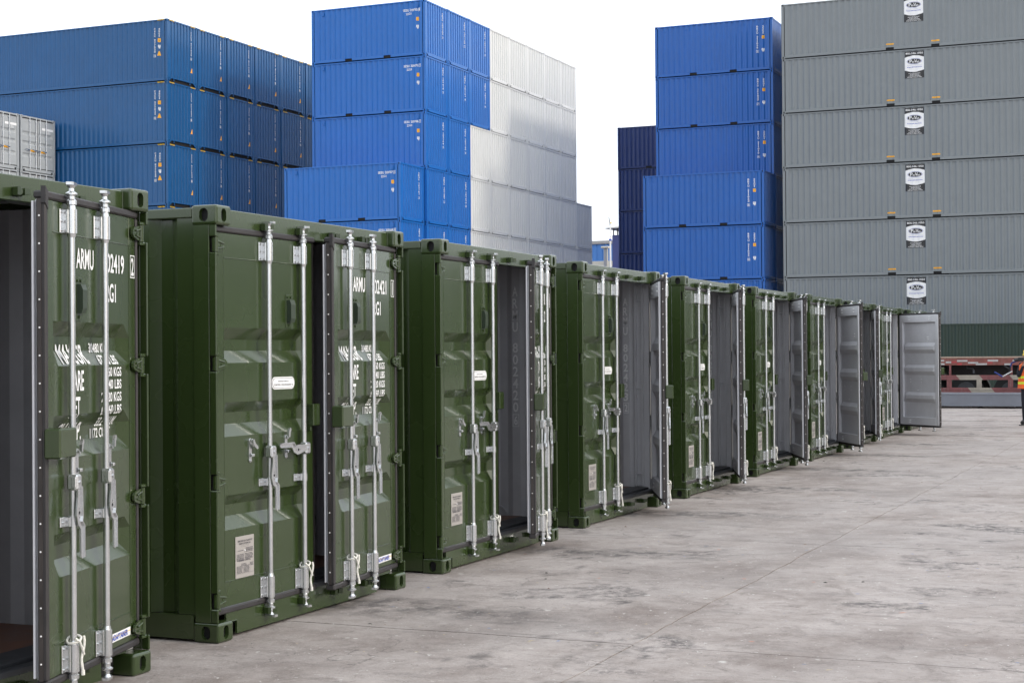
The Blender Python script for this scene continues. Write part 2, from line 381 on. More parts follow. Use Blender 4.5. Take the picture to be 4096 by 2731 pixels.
def bm_mesh(bm, name, mats):
    me = bpy.data.meshes.new(name); bm.to_mesh(me); bm.free()
    for m in mats: me.materials.append(m)
    me.update(); return me
def corr_profile(t0, t1, pitch, crest, slope, depth, first):
    n = int((t1-t0-.02)//pitch); st = t0+((t1-t0)-n*pitch)/2; P = [(t0, 0)]; valley = pitch-crest-2*slope
    for k in range(n):
        s_ = st+k*pitch+crest/2
        P += [(s_, 0), (s_+slope, depth), (s_+slope+valley, depth), (s_+2*slope+valley, 0)]
    P.append((t1, 0)); return P
def prof_at(P, t):
    for (a, d0), (b, d1) in zip(P, P[1:]):
        if a <= t <= b: return d0+(d1-d0)*(t-a)/(b-a) if b > a else d0
    return 0
def sheet(P, fn, z0, z1, mi_out=0, mi_in=0, th=.003):
    m = MB(); n = len(P)
    m.add([fn(t, d_, z) for z in (z0, z1) for t, d_ in P], [(i, i+1, n+i+1, n+i) for i in range(n-1)], mi_out)
    m.add([fn(t, d_+th, z) for z in (z0, z1) for t, d_ in P], [(i, n+i, n+i+1, i+1) for i in range(n-1)], mi_in); return m
SIDE = lambda L_: corr_profile(.165, L_-.165, .278, .074, .063, .040, 0)
ENDP = corr_profile(.10, CWID-.10, .25, .110, .020, .042, 0)
SX0, EY0 = .016, .03             # where the crests of side and end sheets lie

# ------------------------------------------------------------------ green storage containers with open doors
PINX, PINY, DF = .038, .03, .025       # hinge pin (from the side, from the front), door face behind the pin
GRV = [(1.866, 1.794, 1.727, 1.653), (1.416, 1.353, 1.284, 1.209), (.857, .795, .727, .649)]
GD = .046
U0, U1 = .03, 1.158                   # hinge side and free edge of the leaf
DZ0, DZ1 = .19, 2.435
def groove(z):
    for a, b_, c_, d_ in GRV:
        if d_ <= z <= a:
            if z >= b_: return GD*(a-z)/(a-b_)
            if z <= c_: return GD*(z-d_)/(c_-d_)
            return GD
    return 0
ZB = sorted([DZ0]+[z for q in GRV for z in q]+[DZ1])
def door_skin(s):
    m = MB(); us = [U0+.085, U0+(.10 if s > 0 else .165), U1-.135, U1-.075]
    def gd(u_, z): return 0 if u_ in (us[0], us[3]) else groove(z)
    Z = [.343]+[z for z in ZB if .35 < z < 2.25]+[2.285]
    for off, mi in ((0, 0), (.004, 1)):
        nz = len(Z); vs = [(s*u_, DF+gd(u_, z)+off, z) for u_ in us for z in Z]
        fs = [(i*nz+k, (i+1)*nz+k, (i+1)*nz+k+1, i*nz+k+1) for i in range(3) for k in range(nz-1)]
        m.add(vs, fs, mi)
    # hollow frame: stiles and rails, outside green, inside grey
    for u_a, u_b, z_a, z_b in ((U0, us[0], DZ0, DZ1), (us[3], U1, DZ0, DZ1), (us[0], us[3], DZ0, .343), (us[0], us[3], 2.285, DZ1)):
        xa, xb = sorted((s*u_a, s*u_b)); y0 = DF-(.0015 if u_a in (U0, us[3]) else 0)
        n0 = len(m.f); m.cbox(xa, xb, y0, DF+.052, z_a, z_b, .003)
        for k in range(n0, len(m.f)):
            if max(m.v[i][1] for i in m.f[k]) > DF+.02: m.m[k] = 1
    xa, xb = sorted((s*(U1+.0005), s*(U1+.024))); m.cbox(xa, xb, DF+.050, DF+.061, DZ0+.01, DZ1-.01, .002, 1)
    return m
def weld(m, a, b, r_=.0035): m.cyl(a, b, r_, n=5)
PROTO = {}
def proto(key, fn):
    if key not in PROTO: PROTO[key] = fn()
    return PROTO[key]
def gasket_mesh(s):
    m = MB(); y0, y1 = DF-.012, DF+.05
    def bar(u_a, u_b, z_a, z_b):
        xa, xb = sorted((s*u_a, s*u_b)); m.cbox(xa, xb, y0, y1, z_a, z_b, .008)
    bar(U0-.02, U1+.03, DZ1+.001, DZ1+.038); bar(U0-.02, U1+.03, DZ0-.038, DZ0-.001)
    bar(U0-.02, U0-.001, DZ0, DZ1)
    if s > 0: return m.mesh('gasket', [RUBBER])
    xa, xb = sorted((s*(U1+.001), s*(U1+.03))); m.cbox(xa, xb, y0, DF+.036, DZ0, DZ1, .006)
    xa, xb = sorted((s*(U0-.036), s*(U0-.0205))); m.box(xa, xb, DF+.03, DF+.05, DZ0, DZ1)  # black strip added to imitate the shade in the hinge recess
    # lip that flares at the free upper corner
    xa = s*(U1+.005); xb = s*(U1+.036)
    m.add([(xa,y0-.004,DZ1-.05),(xb,y0-.004,DZ1-.02),(xb,y0-.004,DZ1+.058),(xa,y0-.004,DZ1+.036),(xa,y0+.02,DZ1-.05),(xb,y0+.02,DZ1-.02),(xb,y0+.02,DZ1+.058),(xa,y0+.02,DZ1+.036)],
          [(0,1,2,3),(4,7,6,5),(0,4,5,1),(1,5,6,2),(2,6,7,3),(3,7,4,0)])
    return m.mesh('gasket', [RUBBER])
def strip_mesh(s):
    m = MB(); x = s*(U1+.0305); xa, xb = sorted((x, x+s*.003)); m.box(xa, xb, DF+.008, DF+.028, DZ0, DZ1, 0)
    for k in range(17):
        z = DZ0+.08+k*(DZ1-DZ0-.16)/16; m.cyl((x+s*.003, DF+.018, z), (x+s*.0065, DF+.018, z), .0048, .0035, n=8, mi=1)
    return m.mesh('gasket_strip', [mat('strip_steel', (.05, .042, .04), .45, metal=.2, var=.3, scale=3), WHITE])
RY = DF-.036                             # rod centre in the door's frame
def rod_mesh():
    return proto('rod', lambda: MB().cyl((0, 0, .14), (0, 0, 2.46), .0165, n=14).mesh('lock_rod', [GALV]))
def bracket_mesh(h):
    def mk():
        m = MB(); yf = DF-RY
        m.cyl((0,0,-h/2), (0,0,h/2), .027, n=16)
        m.cyl((0,0,h/2), (0,0,h/2+.018), .022, .019, n=14); m.cyl((0,0,-h/2-.018), (0,0,-h/2), .019, .022, n=14)
        m.cbox(-.066, -.02, yf-.008, yf-.0005, -h/2, h/2, .003); m.cbox(-.029, -.017, .004, yf-.001, -h/2+.001, h/2-.001, .003)
        m.cbox(.017, .052, yf-.008, yf-.0005, -h/2+.002, h/2-.002, .003); m.cbox(.012, .024, .004, yf-.001, -h/2+.001, h/2-.001, .003)
        for z in (-h*.38, 0, h*.38): m.cyl((-.050, yf-.008, z), (-.050, yf-.015, z), .0085, .007, n=6)
        return m.mesh('rod_bracket', [GALV])
    return proto(('br', h), mk)
def clamp_mesh():
    def mk():
        m = MB(); yf = DF-RY
        m.cyl((0,0,-.024), (0,0,.024), .021, n=14); m.cbox(-.078, -.018, yf-.007, yf-.0005, -.024, .024, .003)
        m.cbox(-.026, -.015, .004, yf-.001, -.0235, .0235, .002); m.cbox(.015, .042, yf-.007, yf-.0005, -.024, .024, .003); m.cbox(.012, .022, .004, yf-.001, -.0235, .0235, .002)
        m.cyl((-.048, yf-.007, 0), (-.048, yf-.013, 0), .008, n=6); return m.mesh('rod_clamp', [GALV])
    return proto('clamp', mk)
def cam_mesh(up, turned):
    def mk():
        m = MB(); k = 1 if up else -1
        pr = [(.018, 0), (.026, .006), (.026, .024), (.018, .032), (.018, .046), (.030, .054), (.030, .060), (.014, .070), (.013, .084), (.022, .1)]
        m.lathe([(a, k*b_) for a, b_ in (pr if up else pr)], n=12)
        t0, t1 = sorted((k*.098, k*.112)); c_, s_ = math.cos(turned), math.sin(turned)
        vs = [(-.047, -.013), (-.03, -.02), (.03, -.02), (.047, -.013), (.047, .013), (.03, .02), (-.03, .02), (-.047, .013)]
        m.prism(vs, lambda a, b_, t: (a*c_-b_*s_, a*s_+b_*c_, t), t0, t1)
        return m.mesh('locking_cam', [GALV])
    return proto(('cam', up, round(turned, 2)), mk)
HPOLY = [(a*1.35, b*1.02) for a, b in [(-.014,0),(.012,0),(.014,-.05),(.017,-.14),(.013,-.165),(.031,-.188),(.031,-.335),(.024,-.342),(.014,-.335),(.010,-.20),(-.012,-.178),(-.025,-.135),(-.023,-.105),(-.013,-.05)]]
def handle_mesh(horiz):
    def mk():
        m = MB(); k = (lambda a, b_, t: (b_, t, a-.002)) if horiz else (lambda a, b_, t: (a, t, b_))
        m.prism(HPOLY, k, -.034, -.026)
        rim = [(.012,0),(.017,0),(.019,-.05),(.022,-.14),(.017,-.163),(.036,-.186),(.036,-.335),(.031,-.335),(.031,-.188),(.013,-.165),(.017,-.14),(.014,-.05)]; rim = [(a*1.35, b*1.02) for a, b in rim]
        m.prism(rim, k, -.042, -.020)
        p0, p1 = k(-.003, -.125, -.0345), k(-.003, -.125, -.0255); m.cyl(p0, p1, .0085, n=12, mi=1)
        for a in (-.105, -.147): m.cyl(k(-.003, a, -.0345), k(-.003, a, -.0255), .003, n=8, mi=1)
        for q in range(7): m.cyl(k(.0225, -.21-q*.017, -.036), k(.0225, -.216-q*.017, -.036), .0032, n=6)
        return m.mesh('handle', [GALV, DARK])
    return proto(('h', horiz), mk)
def hub_mesh():
    def mk():
        m = MB(); m.cbox(-.028, .028, -.036, .02, -.004, .072, .009); m.cyl((0,-.036,.034), (0,-.041,.034), .009, n=10); m.cbox(-.034, .034, -.03, -.004, .008, .06, .004)
        return m.mesh('handle_hub', [GALV])
    return proto('hub', mk)
def catch_mesh(op):
    def mk():
        m = MB(); P = []
        for cz, a0 in ((.135, 0), (.015, 180)): P += [(.015*math.cos(R(a0+i*30)), cz+.015*math.sin(R(a0+i*30))) for i in range(7)]
        m.prism(P, lambda a, b_, t: (a, t, b_), -.007, -.0005)
        m.cyl((0,-.007,.012), (0,-.013,.012), .008, n=8); m.cyl((0,-.007,.135), (0,-.022,.135), .011, n=10)
        m.cbox(-.004, .022, -.026, -.006, .035, .053, .003); m.box(-.010, .004, -.0075, -.0068, .034, .056, 1)
        hk = [(-.008,0),(.008,0),(.012,.03),(.022,.045),(.018,.06),(.004,.055),(-.006,.035)] if op else [(-.008,.006),(.004,.008),(.02,-.02),(.045,-.035),(.05,-.05),(.035,-.055),(.008,-.036),(-.008,-.012)]
        m.prism([(a, b_+.135) for a, b_ in hk], lambda a, b_, t: (a, t, b_), -.034, -.020)
        return m.mesh('handle_catch', [GALV, DARK])
    return proto(('catch', op), mk)
def hinge_mesh(s):
    def mk():
        m = MB(); h = .086
        m.cyl((0,0,0), (0,0,h), .0155, n=12)
        P = [(-.02,.004),(.035,.004),(.10,.020),(.115,.033),(.115,.054),(.10,.068),(.035,h-.004),(-.02,h-.004)]
        fn = lambda a, b_, t: (s*a, t, b_)
        m.prism(P, fn, DF-.026, DF-.0125)
        for zz in (.02, .066): m.cyl((s*.012, DF-.028, zz), (s*.082, DF-.028, zz+(.012 if zz < .04 else -.012)), .006, n=6)
        m.cyl((s*.055, DF-.026, .043), (s*.055, DF-.0285, .043), .007, n=8)
        return m.mesh('hinge', [GREEN])
    return proto(('hinge', s), mk)
def vent_mesh():
    def mk():
        m = MB(); m.cbox(-.036, .036, DF-.005, DF-.0005, 0, .214, .002); 
        P = [(.0, .035), (-.026, .035), (-.034, .06), (-.034, .15), (-.024, .178), (0, .178)]
        m.prism(P, lambda a, b_, t: (t, DF-.004+a, b_), -.026, .03, 1)
        for k in range(5): m.box(-.022, .026, DF-.03+.0-k*.0, DF-.0295, .045+k*.006, .048+k*.006, 1)
        for x, z in ((-.02, .196), (.02, .196), (0, .018)): m.cyl((x, DF-.005, z), (x, DF-.013, z), .008, n=8)
        return m.mesh('vent', [GREEN, VENT])
    return proto('vent', mk)
def lockbox_mesh(s, mainb):
    def mk():
        m = MB()
        if mainb:
            xa, xb = sorted((s*(U1-.15), s*(U1+.04))); m.cbox(xa, xb, DF-.085, DF-.002, 1.222, 1.362, .008)
        else:
            xa, xb = sorted((s*(U1-.075), s*(U1+.01))); m.cbox(xa, xb, DF-.055, DF-.002, 1.235, 1.378, .006); m.cbox(xa, xa+.02, DF-.03, DF-.002, 1.2, 1.234, .003)
        return m.mesh('lock_box', [GREEN])
    return proto(('lb', s, mainb), mk)
def doorfn(s, off=.003): return lambda a, b_, lv: (a, DF-.0025-off*.35-lv*.0012+groove(b_), b_)
def sticker_mesh():
    def mk():
        k = Mark(); k.rrect(0, 0, .276, .078, .036, 0); k.rrect(.008, .007, .268, .071, .03, 1, 1); k.rrect(.0105, .0095, .2655, .0685, .0285, 0, 2)
        k.text('MANUFACTURED OF', .075, .046, .20, .054, 1, 3); k.text('CORTEN / EQUIVALENT A', .022, .020, .255, .034, 1, 3)
        return k.mesh('steel_sticker', [WHITE, INK], lambda a, b_, lv: (a, DF-.003-lv*.0008, b_))
    return proto('sticker', mk)
def plate_mesh():
    def mk():
        m = Mark(); m.rect(.004, .004, .202, .249, 0, 0)
        m.text('APPROVED FOR TRANSPORT', .022, .218, .186, .229, 1, 1); m.text('UNDER CUSTOMS SEAL', .036, .203, .168, .213, 1, 1); m.frame(.06, .188, .142, .198, .001, 1, 1)
        m.text('CSC SAFETY APPROVAL', .032, .100, .165, .110, 1, 1)
        rr = random.Random(4)
        for v0, n_, ua, ub in ((.18, 4, .11, .19), (.168, 1, .03, .085), (.145, 6, .012, .09), (.145, 5, .105, .19), (.086, 2, .06, .12), (.072, 6, .012, .075), (.072, 6, .085, .15), (.085, 3, .16, .195)):
            for k in range(n_):
                u_ = ua
                while u_ < ub-.006:
                    w_ = rr.uniform(.006, .016); m.rect(u_, v0-k*.0075-.0038, min(u_+w_, ub), v0-k*.0075, 1, 1); u_ += w_+.003
        for v in (.165, .118, .026): m.rect(.006, v, .2, v+.0009, 1, 1)
        m.rect(.098, .118, .0989, .165, 1, 1); m.rect(.155, .026, .1559, .09, 1, 1)
        me = m.mesh('data_plate', [PLATE, INK, STEELD, WHITE], lambda a, b_, lv: (a, DF-.0052-lv*.0009, b_))
        bm = bmesh.new(); bm.from_mesh(me); n0 = len(bm.faces)
        b2 = MB().cbox(0, .206, DF-.005, DF-.0008, 0, .253, .0015, 0).cyl((.1,DF-.005,.165), (.1,DF-.009,.165), .005, n=8, mi=3)
        t_ = b2.mesh('t', [PLATE]); bm.from_mesh(t_); bpy.data.meshes.remove(t_); bm.to_mesh(me); bm.free(); return me
    return proto('plate', mk)
def maker_sticker():
    def mk():
        k = Mark(); k.rect(0, 0, .274, .044, 0); k.rect(.0, .024, .274, .0275, 2, 1); k.text('ADAPTAINER', .018, .007, .232, .036, 1, 2)
        return k.mesh('maker_sticker', [WHITE, BLUEINK, YELLOW], lambda a, b_, lv: (a, DF-.003-lv*.0008, b_))
    return proto('maker', mk)
VB = [z for q in GRV for z in q]
ROWS = [('MAX.GR.', -.963, 1.66, -.63, 1.757), ('TARE', -.895, 1.53, -.727, 1.63), ('NET', -.895, 1.40, -.773, 1.50), ('CU.CAP.', -.945, 1.285, -.66, 1.375),
  ('30480 KGS', -.561, 1.716, -.313, 1.765), ('67200 LBS', -.51, 1.656, -.261, 1.705), ('2060 KGS', -.475, 1.594, -.235, 1.643), ('4540 LBS', -.475, 1.530, -.235, 1.579),
  ('28420 KGS', -.505, 1.465, -.235, 1.514), ('62660 LBS', -.505, 1.400, -.235, 1.449), ('33.2 CU.M', -.49, 1.343, -.25, 1.388), ('1172 CU.FT', -.545, 1.284, -.284, 1.334)]
def row_mesh(r): return proto(('row',)+r, lambda: Mark().text(*r).mesh('weight_marking', [WHITE], doorfn(-1), (), VB))
def number_marks(num, chk, d_):
    for nm, r in (('owner_code_marking', ('ARMU', -.813, 2.128, -.598, 2.229)), ('serial_marking', (num, -.472, 2.126, -.191, 2.226)), ('size_code_marking', ('22G1', -.475, 1.975, -.306, 2.072))):
        obj(nm, Mark().text(*r).mesh(nm, [WHITE], doorfn(-1), (), VB), d_)
    k = Mark().text(chk, -.088+(.012 if chk == '1' else 0), 2.127, -.052-(.012 if chk == '1' else 0), 2.222); k.frame(-.101, 2.114, -.039, 2.235, .005)
    obj('check_digit_marking', k.mesh('check_digit_marking', [WHITE], doorfn(-1)), d_)
def inner_fix():
    def mk():
        m = MB()
        for u_, z in ((.30,2.39),(.34,2.39),(.30,2.34),(.34,2.34),(.9,2.39),(.94,2.39),(.9,2.34),(.94,2.34),(.3,1.06),(.62,1.06),(.3,1.12),(.62,1.12),(.5,.9),(.54,.9),(.3,.28),(.34,.28),(.3,.24),(.34,.24),(.8,1.98),(.83,1.98),(.8,1.94),(.83,1.94),(.8,1.9)):
            y = DF+.052 if z > 2.285 or z < .343 else DF+.004+groove(z)
            m.cyl((-u_, y, z), (-u_, y+.007, z), .009, .006, n=8)
        return m.mesh('bolt_heads', [WHITE])
    return proto('fix', mk)
def make_door(root, left, angle, marks):
    s = 1 if left else -1
    me = proto(('skin', s), lambda: door_skin(s).mesh('door', [GREEN, GREY_IN]))
    d_ = obj('left_door' if left else 'right_door', me, root, (PINX if left else CWID-PINX, PINY, 0), -R(angle) if left else R(angle))
    if not left: d_['label'] = 'right hand door swung open' if angle > 3 else 'right hand door'
    obj('gasket', proto(('gk', s), lambda: gasket_mesh(s)), d_); obj('gasket_strip', proto(('st', s), lambda: strip_mesh(s)), d_)
    wl = proto(('weld', s), lambda: (lambda m: (weld(m, (s*(U0+.085), DF-.001, 2.286), (s*(U1-.075), DF-.001, 2.286)), weld(m, (s*(U0+.085), DF-.001, .342), (s*(U1-.075), DF-.001, .342)),
         weld(m, (s*(U0+.085), DF-.001, .343), (s*(U0+.085), DF-.001, 2.285), .0022), m)[-1])(MB()).mesh('weld_seam', [GREEN]))
    obj('weld_seam', wl, d_)
    rods = (.571, .989) if left else (-.53, -.945)
    for i, x in enumerate(rods):
        obj('lock_rod', rod_mesh(), d_, (x, RY, 0))
        obj('rod_bracket', bracket_mesh(.116), d_, (x, RY, 2.345)); obj('rod_bracket', bracket_mesh(.131), d_, (x, RY, .256)); obj('rod_clamp', clamp_mesh(), d_, (x, RY, .908))
        tn = R(80) if left else R(8)
        obj('locking_cam', cam_mesh(True, tn), d_, (x, RY, 2.42)); obj('locking_cam', cam_mesh(False, tn), d_, (x, RY, .182))
        hz = left and i == 1
        obj('handle_hub', hub_mesh(), d_, (x, RY, 1.062)); obj('handle', handle_mesh(hz), d_, (x, RY, 1.075 if not hz else 1.098))
        cx = (.395, .815)[i] if left else (-.40, -.82)[i]
        obj('handle_catch', catch_mesh(hz or not left), d_, (cx, DF, 1.04 if left else 1.10))
    for z in (2.313, 1.606, .904, .203): obj('hinge', hinge_mesh(s), d_, (0, 0, z))
    obj('vent', vent_mesh(), d_, (.862 if left else -.79, 0, 1.873))
    obj('lock_box', lockbox_mesh(s, not left), d_)
    if left:
        obj('steel_sticker', sticker_mesh(), d_, (.652, 0, 1.482)); obj('data_plate', plate_mesh(), d_, (.226, 0, .345))
    else:
        obj('maker_sticker', maker_sticker(), d_, (-.397, 0, .224)); obj('bolt_heads', inner_fix(), d_)
        if marks:
            for rw in ROWS: obj('weight_marking', row_mesh(rw), d_)
            number_marks(*marks, d_)
    return d_
CAST = {(sx, lo): None for sx in (-1, 1) for lo in (0, 1)}
def cast_mesh(sx, lo, m): return proto(('cast', sx, lo, m.name), lambda: bm_mesh(casting_bm(sx, lo), 'corner_casting', [m, DARK]))
def put_castings(root, L_, H_, m, lo):
    for z in (0, H_-.118):
        obj('corner_casting', cast_mesh(-1, lo, m), root, (0, 0, z)); obj('corner_casting', cast_mesh(1, lo, m), root, (CWID-.162, 0, z))
        obj('corner_casting', cast_mesh(1, lo, m), root, (.162, L_, z), math.pi); obj('corner_casting', cast_mesh(-1, lo, m), root, (CWID, L_, z), math.pi)
def green_post(sx):
    def mk():
        m = MB(); X = (lambda a: a) if sx < 0 else (lambda a: CWID-a)
        def bx(a, b_, y0, y1, z0, z1, c=.002, mi=0):
            xa, xb = sorted((X(a), X(b_))); m.cbox(xa, xb, y0, y1, z0, z1, c, mi)
        zs = [.118]+[q for z in (.203, .904, 1.606, 2.313) for q in (z-.004, z+.09)]+[CHT-.118]
        bx(.004, .014, .056, .165, .118, CHT-.118)
        for k in range(0, 10, 2): bx(.004, .017, .006, .0555, zs[k], zs[k+1], .005)
        bx(.0145, .098, .108, .172, .118, CHT-.118, .004, 1)
        for z in (.203, .904, 1.606, 2.313):
            bx(.015, .058, .018, .107, z-.020, z-.003, .003); bx(.015, .058, .018, .107, z+.089, z+.106, .003)
        return m.mesh('corner_post', [GREEN, GREY_IN])
    return proto(('gpost', sx), mk)
def green_shell(root, i, num):
    L_, H_ = 6.058, CHT
    put_castings(root, L_, H_, GREEN, 0)
    for sx in (-1, 1):
        obj('corner_post', green_post(sx), root)
        x0, x1 = (.006, .15) if sx < 0 else (CWID-.15, CWID-.006)
        obj('corner_post', proto(('rpost', sx), lambda: MB().cbox(x0, x1, L_-.12, L_-.006, .118, H_-.118, .008).mesh('corner_post', [GREEN])), root)
        fn = (lambda t, d_, z: (SX0+d_, t, z)) if sx < 0 else (lambda t, d_, z: (CWID-SX0-d_, t, z))
        obj('side_wall', proto(('gside', sx), lambda: sheet(SIDE(L_), fn, .16, 2.54, 0, 1).mesh('side_wall', [GREEN, GREY_IN])), root)
        xa, xb = (.004, .064) if sx < 0 else (CWID-.064, CWID-.004)
        obj('top_rail', proto(('gtr', sx), lambda: MB().cbox(xa, xb, .179, L_-.179, 2.518, 2.578, .006).mesh('top_rail', [GREEN])), root)
        def brail():
            m = MB(); X = (lambda a: a) if sx < 0 else (lambda a: CWID-a)
            for a, b_, z0, z1 in ((.008, .014, .016, .158), (.014, .06, .016, .022), (.014, .05, .152, .158)):
                p, q = sorted((X(a), X(b_))); m.box(p, q, .179, L_-.179, z0, z1)
            return m.mesh('bottom_rail', [GREEN])
        obj('bottom_rail', proto(('gbr', sx), brail), root)
        # inner post lining with lashing rungs
        def lining():
            m = MB(); X = (lambda a: a) if sx < 0 else (lambda a: CWID-a)
            def bx(a, b_, y0, y1, z0, z1):
                p, q = sorted((X(a), X(b_))); m.cbox(p, q, y0, y1, z0, z1, .004)
            bx(.05, .098, .175, .205, .222, 2.44); bx(.05, .085, .262, .29, .222, 2.44); bx(.02, .049, .175, .29, .222, 2.44)
            for z in (2.278, 1.305, .36): m.cyl((X(.08), .2, z), (X(.08), .265, z), .009, n=8)
            return m.mesh('post_lining', [GREY_IN])
        obj('post_lining', proto(('lin', sx), lining), root)
    obj('back_wall', proto('gback', lambda: sheet(ENDP, lambda t, d_, z: (t, L_-EY0-d_, z), .16, 2.47, 0, 1).mesh('back_wall', [GREEN, GREY_IN])), root)
    obj('rear_sill', proto('gback2', lambda: MB().cbox(.163, CWID-.163, L_-.08, L_-.02, .02, .16, .006).mesh('rear_sill', [GREEN])), root)
    obj('rear_header', proto('gback3', lambda: MB().cbox(.163, CWID-.163, L_-.08, L_-.02, 2.47, 2.58, .006).mesh('rear_header', [GREEN])), root)
    def roof():
        P = corr_profile(.18, L_-.18, .209, .09, .02, .016, 0); m = MB(); n = len(P)
        m.add([(x, t, 2.574-d_) for x in (.04, CWID-.04) for t, d_ in P], [(k, n+k, n+k+1, k+1) for k in range(n-1)], 0)
        m.add([(x, t, 2.571-d_) for x in (.04, CWID-.04) for t, d_ in P], [(k, k+1, n+k+1, n+k) for k in range(n-1)], 1); return m.mesh('roof', [GREEN, GREY_IN])
    obj('roof', proto('groof', roof), root)
    obj('floor', proto('gfloor', lambda: MB().box(.064, CWID-.064, .34, L_-.09, .185, .214).mesh('floor', [PLY])), root)
    def thresh():
        m = MB(); m.cbox(.10, CWID-.10, .12, .339, .165, .216, .006); m.cbox(.10, CWID-.10, .052, .119, .155, .196, .006); return m.mesh('threshold', [STEELD])
    obj('threshold', proto('gthr', thresh), root)
    def header():
        m = MB(); m.cbox(.163, CWID-.163, .055, .075, 2.452, 2.577, .004); m.cbox(.163, CWID-.163, .0755, .17, 2.56, 2.577, .003); m.cbox(.163, CWID-.163, .0755, .17, 2.452, 2.466, .003)
        weld(m, (.1635, .054, 2.475), (.1635, .054, 2.575), .004); weld(m, (CWID-.1635, .054, 2.475), (CWID-.1635, .054, 2.575), .004)
        return m.mesh('door_header', [GREEN])
    obj('door_header', proto('ghead', header), root)
    def sill():
        m = MB(); a, b_ = .155, CWID-.155
        P = [(a+.005, .165), (a+.005, .098), (a+.115, .098), (a+.12, .092), (a+.12, .018), (b_-.215, .018), (b_-.215, .11), (b_-.19, .128), (b_-.005, .128), (b_-.005, .165)]
        m.prism(P, lambda x, z, t: (x, t, z), .050, .064); m.box(a+.008, a+.13, .13, .14, .016, .097, 1); m.box(b_-.23, b_-.008, .13, .14, .016, .127, 1)
        weld(m, (a+.008, .05, .099), (a+.118, .05, .099), .004); weld(m, (b_-.19, .05, .129), (b_-.01, .05, .129), .004)
        return m.mesh('door_sill', [GREEN, DARK])
    obj('door_sill', proto('gsill', sill), root)
    def keep(up):
        m = MB(); k = 1 if up else -1
        m.cbox(-.03, .03, -.014, -.0005, -.022, .022, .003); m.cyl((-.012,-.012,0), (-.012,-.04,0), .019, .015, n=8)
        m.prism([(-.034,.0),(-.02,.0),(-.014,-.03),(-.03,-.046),(-.038,-.03)], lambda a, y, t: (a, y-.012, t), -.020, .020)
        m.prism([(.034,.0),(.02,.0),(.014,-.03),(.032,-.05),(.040,-.03)], lambda a, y, t: (a, y-.012, t), -.016, .016)
        return m.mesh('cam_keeper', [GREEN])
    for x in (.60, 1.02, 1.44, 1.86):
        obj('cam_keeper', proto(('kp', 1), lambda: keep(True)), root, (x, .055, 2.497)); obj('cam_keeper', proto(('kp', 0), lambda: keep(False)), root, (x, .05, .112))
    # stencilled number and lashing ring on the inner face of the right wall
    if num:
        P = SIDE(L_); k = Mark()
        def fn(a, b_, lv): return (CWID-SX0-prof_at(P, -a)-.0045, -a, b_)
        k.stack('ARMU '+num[0], -.393, 2.312, .052, .090, .1085)
        obj('stencilled_number', k.mesh('stencilled_number', [STENCIL], fn, [-t for t, _ in P]), root)
        k = Mark().text(num[1], -.41, 1.045, -.374, 1.127); k.frame(-.423, 1.029, -.36, 1.143, .005)
        obj('stencilled_check_digit', k.mesh('stencilled_check_digit', [STENCIL], fn, [-t for t, _ in P]), root)
    obj('lashing_ring', proto('ring', lambda: MB().tube([(CWID-SX0-.042-.02*math.sin(R(a)), .55+.045*math.cos(R(a)), .245+.055*math.sin(R(a))) for a in range(0, 181, 20)], .009).mesh('lashing_ring', [GREY_IN])), root)

GX = [(4.741,5.198),(7.997,5.317),(11.14,5.361),(14.525,5.467),(17.899,5.469),(21.296,5.509),(24.623,5.504),(28.049,5.563),(31.382,5.623),(34.755,5.638)]
ANG = [15.5, 6.5, 15, 23, 19, 22, 29.5, 14.5, 50.7, 12]
NUM = [('802419','2'),('802421','1'),('802420','6'),('802423','2'),('802422','7'),None,None,None,None,None]
HOW = ['nearest dark green container at the left edge, door marked 02419 2', 'second green container from the left, its open door marked 02421 1', 'third green container from the left, grey stencil ARMU 802420 6 inside',
       'fourth green container from the left, grey stencil ARMU 802423 2 inside', 'fifth green container from the left in the row on the concrete', 'sixth green container from the left in the row on the concrete',
       'seventh green container from the left in the row on the concrete', 'eighth green container from the left, mostly behind a grey open door', 'ninth green container from the left, its grey inner door swung out widest', 'tenth and farthest green container of the row, behind the widest open door']
DOORS = []
for i, (x, y) in enumerate(GX):
    rt = thing('green_container', HOW[i], 'shipping container', (x, y, 0), 0, 'dark green containers in a row with one door open')
    green_shell(rt, i, NUM[i])
    dl = make_door(rt, True, 0, None); dr = make_door(rt, False, ANG[i], NUM[i]); DOORS.append((x, y, R(ANG[i])))

# ropes tied round the lower rod brackets
def rope_mesh(seed):
    q = random.Random(seed); m = MB(); P = []
    for k in range(15): a = R(360*k/14); P.append((.03*math.cos(a), -.002+.034*math.sin(a), .016*math.cos(a+q.uniform(-.1,.1))+q.uniform(-.002,.002)))
    m.tube(P, .0062, 6)
    x, z = .03, .01; P = []; ln = q.uniform(.15, .24)
    for k in range(9): P.append((x+.012*math.sin(k*.6+seed), -.034-.003*math.sin(k), z-ln*k/8))
    m.tube(P, .0068, 6); P2 = [(-.028, -.022, .008)]+[(-.028+(x+.03)*k/5, -.039, .008-.085*k/5) for k in range(1, 6)]
    m.tube(P2, .006, 6); m.cyl(Vector(P[-1])+Vector((0,0,.01)), Vector(P[-1])-Vector((0,0,.014)), .0085, .0095, n=7)
    return m.mesh('rope_tie', [ROPE])
RM = [rope_mesh(k) for k in range(4)]
